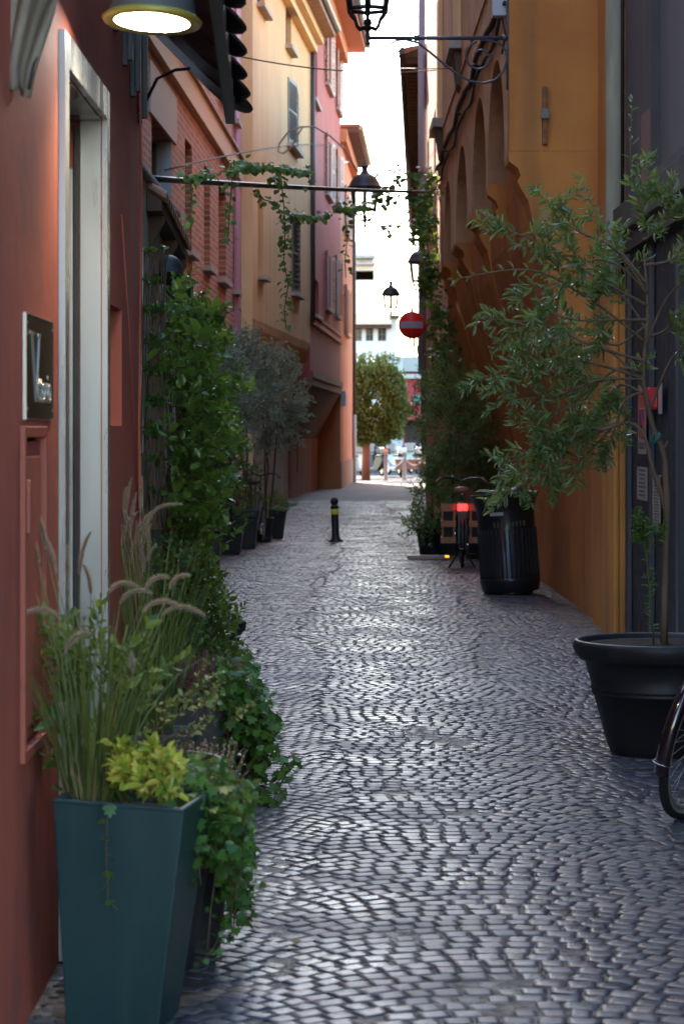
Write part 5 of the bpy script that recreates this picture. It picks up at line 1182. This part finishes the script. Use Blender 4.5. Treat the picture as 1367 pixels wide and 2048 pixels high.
pot('square_planter', 'black square planter under the brown plumed grass', (-.70, 9.1, 0), [(.12, 0), (.14, .36), (.15, .365), (.15, .42), (.14, .42), (.13, .38)], m_pot, True, 0.)
# ---- round bowl pot further on and shrubs around
pot('round_pot', 'black round pot with thick rim peeping out behind the cascading ivy', (-.82, 15.6, 0), [(.12, 0), (.165, .22), (.185, .25), (.20, .26), (.205, .31), (.195, .325), (.18, .315), (.17, .27)])
pot('round_pot', 'black round pot hidden low under the leafy shrub by the annex', (-.80, 12.4, 0), [(.15, 0), (.20, .30), (.22, .32), (.22, .38), (.20, .38), (.19, .34)])
pot('round_pot', 'black round pot at the root of the tall climber', (-.84, 11.3, 0), [(.15, 0), (.19, .30), (.21, .32), (.21, .38), (.19, .38), (.18, .34)])
a = plant('leafy_shrub', 'broad leaved shrub bulging over the round pot between climber and cobbles', (-.80, 12.4, .35), 'shrub'); L = Leaves(); S = MB()
for i in range(150):
    u = rnd.gauss(420, 38); v = rnd.uniform(1075, 1330); d = 12.4 + rnd.uniform(-.7, 1.2)
    u = min(u, float(np.interp(v, [1075, 1150, 1200, 1330], [415, 440, 462, 470])) + rnd.uniform(-12, 5))
    t = P(u, v, d); b0 = Vector((-.80 + rnd.gauss(0, .08), d, .30)); m = b0.lerp(t, .7)
    shoot(L, S, np.array(m), np.array(t - m) + rng.normal(0, .05, 3), .16, .018, .042, .024, droop=.06, r=.0022, per=2, up=.6, spread=.9)
    if i % 6 == 0: S.tube([b0, m], [.006, .003], 5)
fin(L, S, a, m_lf, m_stem)
a = plant('dark_shrub', 'small leaved dark shrub filling the gap between grass clump and climber', (-.78, 10.9, .3), 'shrub'); L = Leaves(); S = MB()
for i in range(190):
    u = rnd.uniform(285, 415); v = rnd.uniform(1010, 1330); d = 10.9 + rnd.uniform(-.4, .5); t = P(u, v, d); b0 = Vector((-.82 + rnd.gauss(0, .06), d, .25)); m = b0.lerp(t, .75)
    shoot(L, S, np.array(m), np.array(t - m) + rng.normal(0, .06, 3), .12, .014, .026, .013, droop=.05, r=.0018, per=2, up=.5)
    if i % 8 == 0: S.tube([b0, m], [.005, .003], 5)
fin(L, S, a, m_lfd, m_stem)
# ---- tall climber
a = plant('climber', 'tall glossy climber covering the annex wall with loose sprigs reaching the street', (-.95, 11.5, .3), 'climber'); L = Leaves(); S = MB()
def cw(v): return float(np.interp(v, [560, 600, 640, 700, 760, 820, 900, 980, 1060, 1120], [330, 372, 402, 412, 420, 432, 440, 425, 412, 395]))
for i in range(470):
    v = rnd.uniform(600, 1110); w_ = cw(v) + 14 * math.sin(v * .05); u0_ = 318 if v > 640 else 300; u = u0_ + (w_ - u0_) * rnd.random() ** .8; d = rnd.uniform(10.9, 13.0); t = P(u, v, d)
    if t.x < -.93: t.x = -.93 + rnd.uniform(0, .12)
    if math.sin(u * .055 + 1) * math.sin(v * .038) + .5 * math.sin(u * .11 + v * .07) > .75: continue
    dd_ = np.array([rnd.uniform(.1, .8), rnd.gauss(0, .5), rnd.gauss(.15, .5)])
    shoot(L, S, np.array(t), dd_, rnd.uniform(.06, .21), .021, .046, .026, lv=.4, droop=.14, r=.0018, per=2, up=.5, spread=.9)
for pts in ([(400, 690), (420, 660), (445, 625), (462, 605)], [(400, 660), (425, 640), (452, 628), (472, 618)], [(395, 645), (405, 620), (410, 600)], [(360, 600), (350, 575), (345, 560)], [(395, 700), (440, 690), (462, 690)]):
    q = [P(u, v, 11.4) for u, v in pts]
    for p0, p1 in zip(q[:-1], q[1:]): shoot(L, S, np.array(p0), np.array(p1 - p0), (p1 - p0).length, .02, .045, .028, droop=0, r=.0022, per=1, wob=.05)
for i in range(26):
    x = -.94 + rnd.uniform(0, .2); y = rnd.uniform(11.2, 12.8); S.tube([(x, y, .3), (x + rnd.gauss(0, .03), y, .9), (x + rnd.gauss(0, .03), y, 1.5), (x + rnd.gauss(0, .03), y + .1, 2.2)], .005, 5, cap=False)
fin(L, S, a, m_lf, m_stem)
a = plant('bare_climber', 'bare twining stems with a few dark leaves on the white pilaster edge', (-1.02, 10.6, .5), 'climber'); L = Leaves(); S = MB()
for i in range(24):
    u = rnd.uniform(284, 330); q = [P(u + rnd.gauss(0, 6), v, 11.2) for v in (500, 620, 740, 860, 980, 1060)]
    for p in q: p.x = max(p.x, -.93)
    S.tube(q, .003, 4, cap=False)
    for k in range(14): p = q[rnd.randrange(5)].lerp(q[rnd.randrange(5)], .5); L.add(np.array(p) + rng.normal(0, .01, 3), rng.normal(0, 1, 3), rng.normal(0, 1, 3), .038, .022)
fin(L, S, a, m_lfd, m_stem)

# ---- pots and shrubs half way down on the left
G2 = 'dark plant pots lined along the brick house'
pz = lambda d: gz(d)
P2 = [(.15, 0), (.19, .28), (.205, .29), (.21, .36), (.20, .365), (.185, .32)]
def sc(pr, s, h=None): return [(r * s, z * (h or s)) for r, z in pr]
def px_(u, d): return (u - CX) * d / F
pot('plant_pot', 'wide square dark pot rim showing beneath the climber leaves', (px_(400, 24.), 24., 0), sc(P2, 1.15, 1.9), m_pot, True, 0, group=G2)
pot('plant_pot', 'square dark pot with pale green trailing leaves in front of the red flowers', (px_(452, 31.), 31.2, pz(31)), sc(P2, 1.15, 1.3), m_pot, True, 0, group=G2)
pot('plant_pot', 'dark pot with rounded rim right behind the trailing leaves', (px_(487, 33.), 33.2, pz(33)), sc(P2, 1.0, 1.5), m_pot, True, 0, group=G2)
pot('plant_pot', 'blue black round pot under the feathery green plant', (px_(526, 36.), 36., pz(36)), sc(P2, .78, 1.0), M('blue black pot', (.02, .03, .045), .5), False, group=G2)
pot('plant_pot', 'last dark square pot of the row against the peeling plaster', (px_(553, 37.), 37.4, pz(37)), [(.08, 0), (.13, .42), (.14, .425), (.14, .45), (.13, .45), (.12, .42)], M('blue black pot', (.02, .03, .045), .5), True, R(8), group=G2)
def olive(label, c, z0, rad, ns, base, seed=0, mat=m_olive, ll=.038):
    a = plant('silvery_shrub', label, base, 'shrub', 'silvery shrubs in pots'); L = Leaves(); S = MB()
    c = Vector(c); b0 = Vector(base)
    for k in range(3):
        t = Vector((c.x + rnd.gauss(0, rad[0] * .3), c.y, c.z - rad[2] * .3)); S.tube([b0 + Vector((.05 * (k - 1), 0, 0)), b0.lerp(t, .5) + Vector((rnd.gauss(0, .04), 0, 0)), t, t + Vector((rnd.gauss(0, .15), 0, rad[2] * .8))], [.018, .015, .011, .004], 6)
    bush(L, S, c, rad, int(ns * 1.35), .34, .022, ll, ll * .46, inner=.2, droop=-.1, r=.003, per=2, wob=.2, up=.4, spread=.85)
    fin(L, S, a, mat, m_stem, 'slim'); return a
c0 = P(540, 800, 36.); olive('silvery olive like shrub with twin trunks in front of the peach house', c0, 0, (.50, .5, .70), 300, (px_(532, 36.), 36., pz(36) + .3), ll=.05)
c0 = P(488, 760, 33.5); olive('taller silvery shrub with wispy top overlapping the mauve strip', c0, 0, (.42, .5, .62), 230, (px_(500, 33.2), 33.2, pz(33) + .4), ll=.05)
c0 = P(440, 800, 29.); olive('grey green shrub deep between climber and silvery shrubs', c0, 0, (.32, .5, .72), 240, (px_(455, 31.), 31., pz(31) + .4), ll=.045)
L = Leaves(); S = MB(); a = plant('wispy_sprigs', 'wispy seed sprigs standing out above the silvery shrubs', P(500, 700, 33.5), 'shrub')
for u0, v0, u1, v1 in ((488, 700, 482, 632), (500, 710, 512, 640), (530, 730, 522, 665), (545, 720, 556, 690), (470, 700, 462, 660), (590, 850, 618, 822), (560, 740, 575, 700)):
    p0, p1 = P(u0, v0, 33.5), P(u1, v1, 33.5)
    for k in range(4): shoot(L, S, np.array(p0), np.array(p1 - p0) + rng.normal(0, .12, 3), (p1 - p0).length * rnd.uniform(.7, 1.), .035, .032, .018, droop=0, r=.003, per=1, bare=.3)
fin(L, S, a, m_olive)
# dark foliage mass between
a = plant('dark_foliage_shrub', 'dark dense shrub low behind the climber above the square pots', P(430, 930, 27.), 'shrub'); L = Leaves(); S = MB()
bush(L, S, P(425, 910, 26.), (.34, .5, .55), 260, .22, .025, .05, .026, inner=.1, r=.003); S.tube([(px_(400, 24.), 24.3, .4), P(415, 960, 25.), P(425, 880, 26.)], .02, 6)
fin(L, S, a, m_lfd)
def flowers(label, c, rad, n, cols, leafmat=m_lf):
    a = plant('flowering_plant', label, c, 'flowers'); L = Leaves(); S = MB(); bush(L, S, c, rad, 30, .1, .02, .035, .02, r=.002); fin(L, S, a, leafmat, m_stemg)
    L = Leaves(); c = np.array(c)
    for i in range(n):
        u = unit(rng.normal(0, 1, 3)); q = c + u * np.array(rad) * .9 + np.array([0, 0, .03]); 
        for k in range(9): L.add(q + rng.normal(0, .006, 3), unit(rng.normal(0, 1, 3) + u), rng.normal(0, 1, 3), .028, .020)
    L.build('petals', cols, a); return a
flowers('purple red flowers in the square dark pot', P(478, 1008, 31.4), (.07, .07, .06), 34, M('purple red petal', (.32, .02, .09), .5))
flowers('scarlet and pink flowers above the purple ones', P(480, 990, 33.0), (.06, .06, .03), 14, M('scarlet petal', (.55, .06, .05), .5))
for lb, u, v, d, rd, n in (('feathery light green plant hanging over the blue black pot', 540, 1008, 36., (.26, .15, .10), 130), ('pale green trailing plant draping the square dark pot', 460, 1035, 31., (.22, .12, .16), 80)):
    a = plant('feathery_plant', lb, P(u, v, d), 'plant'); L = Leaves(); S = MB(); bush(L, S, P(u, v, d), rd, n, .16, .016, .03, .012, r=.002, droop=.25); fin(L, S, a, leafm('fresh green leaf', [(.12, .24, .05), (.18, .34, .07), (.08, .18, .04)], .4), m_stemg, 'slim')
a = plant('potted_shrub', 'small green shrub standing between the two trunks of silvery shrub', P(500, 960, 34.), 'shrub'); L = Leaves(); S = MB(); bush(L, S, P(503, 960, 34.), (.10, .1, .28), 40, .14, .025, .04, .024, r=.003); fin(L, S, a, m_lf)
# small parked bicycle behind the pots and a white chair
M4 = Matrix.Translation((px_(505, 34.4), 34.5, gz(34.5))) @ Matrix.Rotation(R(84), 4, 'Z')
bicycle('small_bicycle', 'small bicycle with its pale wheel showing between the dark pots', M4, .26, M('grey frame paint', (.2, .2, .22), .4), m_rub, fend=False)
p = P(482, 985, 38.); a = thing('metal_chair', 'white metal chair with a dark square back by the red flowers', 'chair', (p.x, 38., gz(38)))
mb = MB()
for sx in (-.19, .19):
    for sy in (-.17, .17): MB().tube([(p.x + sx, 38. + sy, gz(38)), (p.x + sx, 38. + sy, .32)], .013, 6).build('leg', m_white, a)
MB().box(p.x - .21, p.x + .21, 37.8, 38.2, .325, .36).build('seat', m_white, a, bevel=.005)
mb = MB(); z0, z1 = .45, .84
mb.box(p.x - .21, p.x - .17, 38.19, 38.22, .33, z1); mb.box(p.x + .17, p.x + .21, 38.19, 38.22, .33, z1); mb.box(p.x - .17, p.x + .17, 38.19, 38.22, z1 - .05, z1); mb.box(p.x - .17, p.x + .17, 38.19, 38.22, z0 - .04, z0)
bk = mb.build('backrest', m_white, a); MB().box(p.x - .169, p.x + .169, 38.2, 38.21, z0, z1 - .05).build('panel', m_dark, bk)

# ---- creeper strung over the alley
def Q(u, v, d): return P(u, v, d)
def dcab(u):
    q = (u - CX) / F; t = (1.02 + q * 14.2) / (2.37 - q * 19.8); return 14.2 + 19.8 * t   # depth of the thick cable seen in column u
def hangs(lst):
    out = []
    for s in lst:
        um = sum(p[0] for p in s) / len(s); vert = max(p[1] for p in s) - min(p[1] for p in s) > max(p[0] for p in s) - min(p[0] for p in s)
        out.append([Q(p[0], p[1], dcab(um if vert else p[0])) for p in s])
    return out
G3 = 'creeper garlands hanging over the alley'
def creeper(label, strands, leaf=.06, dens=.035, per=2, jit=.05):
    a = ivy('creeper_garland', label, strands[0][0], strands, m_creep, leaf, dens, 'oval', per, 'creeper', jit, .004); a['group'] = G3
creeper('short creeper strand hanging nearest the brick wall', hangs([[(380, 345, 18), (385, 400, 18), (378, 440, 18), (384, 468, 18)], [(372, 352, 18), (395, 350, 18), (430, 350, 19)]]), .045, .028)
creeper('creeper strand hanging over the mauve corner strip', hangs([[(470, 320, 21), (462, 370, 21), (456, 420, 21), (458, 470, 21), (455, 490, 21)], [(455, 345, 21), (480, 330, 21), (510, 335, 21)]]), .043, .027)
creeper('longest creeper strand dangling in front of the peach house', hangs([[(560, 330, 23), (565, 400, 23), (570, 450, 23), (568, 520, 23), (575, 570, 23), (568, 620, 23), (572, 660, 23)], [(510, 378, 23), (530, 400, 23), (552, 405, 23), (560, 430, 23)], [(567, 430, 23), (573, 500, 23)]]), .048, .025)
creeper('creeper running level between the white cable and the thick cable', hangs([[(478, 325, 22), (520, 335, 22), (560, 335, 23), (600, 345, 23), (618, 340, 24)], [(540, 355, 23), (560, 360, 23)], [(612, 330, 24), (620, 370, 24), (612, 385, 24)], [(600, 440, 24), (580, 430, 24), (640, 435, 25), (660, 425, 25)]]), .045, .036)
creeper('creeper tuft beneath the domed iron lantern', hangs([[(672, 410, 30), (690, 420, 30), (712, 412, 30), (735, 415, 30)], [(690, 420, 30), (695, 470, 30), (690, 520, 30), (692, 555, 30)], [(705, 400, 30), (720, 430, 30), (740, 440, 30)]]), .06, .045)
cl = []
for i in range(34):
    u = rnd.uniform(760, 868); v = rnd.uniform(335, 475); 
    if v > 430 and u < 800: v -= 60
    cl.append([Q(u, v, 30), Q(u + rnd.uniform(-22, 22), v + rnd.uniform(-12, 12), 30), Q(u + rnd.uniform(-30, 30), v + rnd.uniform(5, 40), 30)])
for s in ([(760, 352), (790, 330), (815, 345), (850, 345)], [(750, 388), (800, 395), (870, 392)], [(770, 455), (790, 480)], [(762, 350), (745, 345)]): cl.append([Q(u, v, 30) for u, v in s])
creeper('dark creeper thicket against the sky beside the domed iron lantern', cl, .085, .085, 2, .05)
cl = []
for i in range(130):
    v = rnd.uniform(325, 800); c_ = np.interp(v, [320, 450, 560, 650, 720, 800], [856, 858, 856, 884, 892, 900]); w_ = np.interp(v, [320, 450, 560, 650, 800], [20, 24, 30, 22, 34]); u = c_ + rnd.gauss(0, w_ * .5); u = min(u, np.interp(v, [300, 480, 560, 640, 800], [868, 872, 884, 908, 950]))
    cl.append([Q(u, v, 33.4), Q(u + rnd.uniform(-8, 8), v + rnd.uniform(20, 45), 33.4)])
creeper('long curtain of creeper hanging off the jetty end down to the hedge', cl, .085, .07, 2, .09)

# ---- shrubs on the right beyond the cargo bicycle
G4 = 'potted shrubs past the cargo bicycle'
pot('plant_pot', 'small black pot under the trailing shrub next to the timber board', (px_(862, 31.), 31.2, pz(31)), sc(P2, .95, .95), group=G4)
pot('plant_pot', 'dark tall pot hidden behind the crates of the cargo bicycle', (px_(905, 31.), 31., pz(31)), sc(P2, 1.15, 1.3), group=G4)
pot('plant_pot', 'dark pot standing between cargo bicycle and litter bin', (px_(960, 29.6), 29.8, pz(30)), sc(P2, 1.1, 1.2), group=G4)
def hedge(label, cs, mat, ll=.035, step=.02, lw=.35, stems=()):
    a = plant('bushy_shrub', label, cs[0][0], 'shrub', G4); L = Leaves(); S = MB()
    for c, rd, n in cs: bush(L, S, c, rd, n, .26, step, ll, ll * lw, inner=.15, r=.0028, per=2, droop=.12)
    for s in stems: S.tube([Vector(p) for p in s], [.02 - .012 * i / (len(s) - 1) for i in range(len(s))], 6)
    fin(L, S, a, mat, m_stem, 'slim')
hedge('tall fine leaved shrub rising behind the handlebar of the cargo bicycle', [(Q(905, 850, 31.5), (.42, .4, .50), 230), (Q(945, 800, 31.5), (.20, .4, .40), 90), (Q(880, 780, 31.8), (.20, .35, .36), 80)], m_hedge, .05, .026, .4, [[(px_(905, 31.), 31., .2), Q(905, 960, 31.2), Q(915, 860, 31.4), Q(925, 760, 31.4)], [(px_(960, 30), 29.9, .3), Q(962, 950, 30), Q(948, 880, 30.5)]])
hedge('low trailing shrub spreading towards the street over the small black pot', [(Q(865, 1000, 31.), (.22, .3, .42), 170), (Q(885, 940, 31.3), (.26, .3, .26), 120), (Q(845, 1050, 31.), (.12, .2, .12), 50)], m_hedge, .045, .024, .45, [[(px_(862, 31.), 31.2, .1), Q(864, 1000, 31.2)]])
hedge('dark shrub between handlebar and litter bin', [(Q(955, 930, 30.), (.22, .3, .30), 190), (Q(975, 890, 29.8), (.10, .3, .3), 60)], m_lfd, .05, .028, .35)
hedge('yellowish sunlit shrub beyond the others near the arcade', [(Q(852, 820, 52.), (.30, .5, .9), 170)], leafm('sunlit yellow leaf', [(.20, .26, .06), (.30, .34, .09), (.12, .18, .05)], .45), .08, .05, .45, [[(px_(855, 52.), 52., gz(52)), Q(852, 880, 52.)]])
st = [[Q(840, 980, 30.6), Q(828, 1000, 30.6), Q(822, 1030, 30.6)], [Q(850, 960, 30.6), Q(832, 975, 30.6), Q(826, 990, 30.6)], [Q(845, 1020, 30.6), Q(832, 1060, 30.6), Q(840, 1075, 30.6)]]
ivy('trailing_sprigs', 'thin sprigs leaning out of the trailing shrub toward the street', st[0][0], st, m_hedge, .04, .03, 'oval', 2, 'shrub', .02, .003, False)
# ---- climbing stem at the jetty foot with white label
# ---- big black pot with narrow-leaved tree
pc = Vector((1.533, 11.62, 0))
pot('large_pot', 'large matt black terrace pot with double ribs and thick rim holding the tree', pc, [(.235, 0), (.245, .01), (.262, .05), (.325, .285), (.335, .288), (.337, .298), (.329, .304), (.338, .310), (.340, .320), (.333, .327), (.368, .448), (.392, .452), (.40, .462), (.412, .475), (.422, .50), (.424, .525), (.418, .540), (.404, .545), (.385, .538), (.37, .50)], M('matt black terrace pot', (.018, .018, .021), .48, col2=(.026, .025, .028), vs=4, streak=((.05, .05, .055), 9, .35), bump=.0007, bs=90, spec=.4), n=72)
D0 = 11.6
a = plant('potted_tree', 'slender tree with narrow glossy leaves leaning over the bin from the big black pot', (1.54, D0, .5), 'tree')
m_bark = M('pale brown bark', (.24, .155, .10), .8, col2=(.15, .095, .06), vs=18, stretch=.3, bump=.003, bs=60)
S = MB()
def TP(u, v, d=D0): return P(u, v, d)
main = [(1326, 1300), (1328, 1200), (1331, 1080), (1332, 1000), (1330, 960), (1328, 915), (1319, 886), (1306, 860), (1297, 825), (1290, 790), (1285, 760), (1288, 700), (1294, 640), (1292, 560), (1285, 500)]
S.tube([TP(*p) for p in main], [.019, .0175, .0165, .018, .0165, .0145, .0135, .0135, .0125, .0115, .011, .0095, .008, .006, .004], 12)
S.tube([TP(1330, 1030), TP(1322, 990), TP(1313, 962), TP(1306, 945), TP(1298, 915), TP(1292, 885), TP(1283, 862), TP(1268, 848), TP(1245, 845), TP(1225, 850)], [.013, .0125, .0125, .011, .0095, .0085, .008, .0075, .006, .004], 10)
S.tube([TP(1313, 962), TP(1322, 950)], [.008, .005], 8); S.tube([TP(1326, 900), TP(1334, 882)], [.007, .004], 8)
S.build('trunk', m_bark, a)
MB().tube([TP(1303, 888, 11.58), TP(1318, 872, 11.575), TP(1319, 866, 11.60)], .009, 6, flat=.3).tube([TP(1303, 888, 11.58), TP(1299, 895, 11.60), TP(1306, 852, 11.59)], .006, 6, flat=.3).build('tie', M('teal tie', (.01, .16, .14), .6), a)
L = Leaves(); S = MB()
N1, N2, N3, N4, N5 = (1288, 770), (1294, 640), (1292, 560), (1225, 850), (1285, 500)
brs = [(N1, (1150, 720), (1050, 730), (985, 745)), (N1, (1180, 690), (1090, 650), (1005, 640)), (N2, (1180, 600), (1060, 540), (912, 558)), (N2, (1200, 560), (1100, 500), (1020, 460)), (N3, (1230, 500), (1150, 460), (1105, 425)),
       (N3, (1240, 500), (1190, 420), (1158, 352)), (N5, (1288, 440), (1262, 340), (1262, 212)), (N5, (1300, 470), (1330, 430), (1335, 400)), (N2, (1330, 600), (1370, 560), (1400, 530)), (N1, (1200, 760), (1110, 790), (1010, 800)),
       (N4, (1130, 880), (1060, 900), (1005, 960)), (N4, (1150, 880), (1080, 920), (1045, 975)), (N4, (1190, 890), (1150, 930), (1120, 970)), (N1, (1250, 800), (1230, 850), (1215, 905)), (N1, (1340, 720), (1380, 690), (1420, 680)),
       (N2, (1230, 640), (1150, 640), (1080, 620)), (N3, (1340, 520), (1370, 480), (1390, 450)), (N1, (1230, 740), (1140, 810), (1060, 860)), (N2, (1230, 690), (1160, 660), (1090, 690)), (N3, (1250, 540), (1200, 520), (1160, 530)), (N1, (1240, 770), (1190, 820), (1150, 850)), (N2, (1330, 660), (1350, 630), (1380, 620)),
       (N1, (1210, 700), (1120, 740), (1040, 700)), (N2, (1240, 590), (1150, 560), (1040, 590)), (N4, (1200, 860), (1160, 850), (1110, 880))]
for bi, (n0, *pts) in enumerate(brs):
    dz = rnd.uniform(-.30, .30); n0 = (n0[0], n0[1] + (rnd.uniform(-55, 55) if n0 != N4 else 0)); q = [TP(float(np.interp(-n0[1], [-(p_[1]) for p_ in main], [p_[0] for p_ in main])), n0[1]) if n0[0] != 1225 else TP(1240 + rnd.uniform(-20, 20), 846)] + [TP(u, v, D0 + dz * (i + 1) / 3) for i, (u, v) in enumerate(pts)]
    fine = []                                              # smooth the branch
    for i in range(len(q) - 1):
        p0, p1, p2, p3 = q[max(i - 1, 0)], q[i], q[i + 1], q[min(i + 2, len(q) - 1)]
        for k in range(6):
            t = k / 6; fine.append(.5 * ((2 * p1) + (p2 - p0) * t + (2 * p0 - 5 * p1 + 4 * p2 - p3) * t * t + (3 * p1 - p0 - 3 * p2 + p3) * t ** 3))
    fine.append(q[-1]); n = len(fine)
    S.tube(fine, [.0078 * (1 - .8 * i / n) for i in range(n)], 6)
    thin = bi in (2, 5, 6)
    i0 = int(n * (.25 if not thin else .15))
    for i in range(i0, n):
        t = i / n; tang = np.array((fine[min(i + 1, n - 1)] - fine[i - 1]).normalized()); k_ = ((1 if i % 2 else 0) if thin else (1 if rnd.random() < (.88 if t > .6 else .58) else 0)) if not (thin and t > .62) else 0
        for _ in range(k_):
            o = unit(rng.normal(0, 1, 3)); shoot(L, S, np.array(fine[i]), unit(tang * .7 + o * .8 + np.array([0, -.1, .1])), rnd.uniform(.10, .24), .0115, .055, .0125, lv=.35, droop=.10, r=.0014, per=2, up=.3, spread=.8, bare=.15)
        if t > .45 or thin:
            for _ in range(2):
                o = rng.normal(0, 1, 3); o = unit(o - tang * o.dot(tang)); L.add(np.array(fine[i]) + tang * rng.random() * .03, unit(tang * .6 + o), rng.normal(0, .5, 3) + np.array([0, 0, .5]), .055 * rng.uniform(.7, 1.1), .0125)
fin(L, S, a, m_tree, m_bark, 'oval', 'foliage', 'branches')
a = plant('young_shoot', 'thin upright shoot with small leaves growing beside the trunk', TP(1307, 1290), 'plant'); L = Leaves(); S = MB()
q = [TP(1307, 1292, 11.5), TP(1300, 1200, 11.5), TP(1291, 1110, 11.5), TP(1278, 1055, 11.5), TP(1271, 1015, 11.5)]
S.tube(q, [.0045, .004, .0035, .0025, .0015], 6)
for i in range(60):
    t = rnd.random() ** .8; f_ = t * 3.999; k = int(f_); p = q[k].lerp(q[k + 1], f_ - k); sd_ = rnd.choice((-1, 1)); L.add(np.array(p), np.array([sd_ * 1., rnd.gauss(0, .5), .25]), np.array([0, -.5, 1.]) + rng.normal(0, .3, 3), .045 * rnd.uniform(.6, 1.1), .013)
for c_ in ((1278, 1060), (1292, 1090), (1300, 1075)): 
    for k in range(5): shoot(L, S, np.array(TP(*c_, 11.5)), rng.normal(0, 1, 3) + np.array([0, 0, 1.2]), .10, .013, .038, .012, r=.001)
fin(L, S, a, m_ivy, m_stemg)

# ---- clipped tree on the square
d = 91.; tp = (px_(731, d), d, -.3); a = thing('clipped_tree', 'clipped column shaped tree with dense crown and straight brown trunk on the square', 'tree', tp)
MB().tube([(tp[0], d, -.35), (tp[0] + .02, d, .6), (tp[0] - .01, d, 1.6), (tp[0], d, 3.4)], [.17, .15, .14, .06], 12).build('trunk', M('red brown bark', (.22, .09, .05), .8, col2=(.14, .06, .04), vs=4, stretch=.2, bump=.01, bs=12), a)
L = Leaves(); cc = P(748, 805, d)
S = MB()
for i in range(4600):
    u = unit(rng.normal(0, 1, 3)); u = np.sign(u) * np.abs(u) ** .72; q = .55 + .45 * rng.random() ** .5
    bump_ = 1 + .07 * math.sin(u[0] * 9 + u[2] * 7) + .05 * math.sin(u[1] * 13 + u[2] * 5)
    p = np.array(cc) + u * np.array([1.18, 1.2, 1.50]) * q * bump_
    for k in range(6): L.add(p + rng.normal(0, .07, 3), unit(u + rng.normal(0, .8, 3) + np.array([0, 0, .2])), rng.normal(0, 1, 3) + u, .14 * rng.uniform(.6, 1.1), .07)
for i in range(40):
    x = rng.uniform(-1, 1); p = np.array(cc) + np.array([x * 1.0, rng.normal(0, .4), 1.45]); shoot(L, S, p, np.array([rng.normal(0, .15), 0, 1]), rnd.uniform(.25, .5), .05, .11, .05, droop=0, r=.008)
for k in range(14):
    e = np.array(cc) + unit(rng.normal(0, 1, 3)) * np.array([.8, .8, 1.1]); S.tube([(tp[0], d, 1.7), tuple((np.array([tp[0], d, 2.2]) + e) / 2), tuple(e)], [.05, .03, .012], 6)
S.build('branches', m_stem, a)
L.build('crown', leafm('clipped tree leaf', [(.05, .095, .025), (.08, .14, .035), (.12, .18, .05), (.04, .07, .02)], .5, .3, (.07, .13, .03)), a)
# more planted shrubs on the square seen at the edge
# ---- fallen leaves on the paving
m_fl = M('fallen leaf', (.16, .09, .03), .7, col2=(.10, .12, .03), vs=30)
spots = [(590, 1222, 'olive'), (735, 1190, 'brown'), (1010, 1215, 'brown'), (1035, 1283, 'brown'), (1168, 1495, 'brown'), (890, 1225, 'ochre'), (1055, 1290, 'dark'), (1027, 1495, 'curled'), (545, 1518, 'rusty'), (1075, 1230, 'small brown'), (1102, 1255, 'pale'), (590, 1886, 'russet')]
where = ['beside the ivy covered planters mid street', 'in the dip of the street', 'just in front of the litter bin', 'near the dirt patch by the ochre wall', 'close to the big black pot', 'on the crest of the cobbles', 'paired near the dirt patch', 'on the cobbles halfway to the black pot', 'at the tip of the ivy runner', 'at the foot of the ochre wall', 'on the dusty strip by the corner pilaster', 'alone on the cobbles in front of the drain cover']
for (u, v, n_), w_ in zip(spots, where):
    d_ = CH * F / (v - H); a = thing('fallen_leaf', '%s fallen leaf lying %s' % (n_, w_), 'leaf', ((u - CX) * d_ / F, d_, gz(d_) + .004), rnd.uniform(0, 6), group='fallen leaves on the cobbles')
    T_, tr_, qd_ = LEAF['oval']; s_ = .05; V = T_ * np.array([s_, s_ * .6, s_ * .6]) + np.array([0, 0, .006]); MB().add([tuple(x) for x in V], list(tr_) + list(qd_)).build('blade', m_fl, a, local=True)
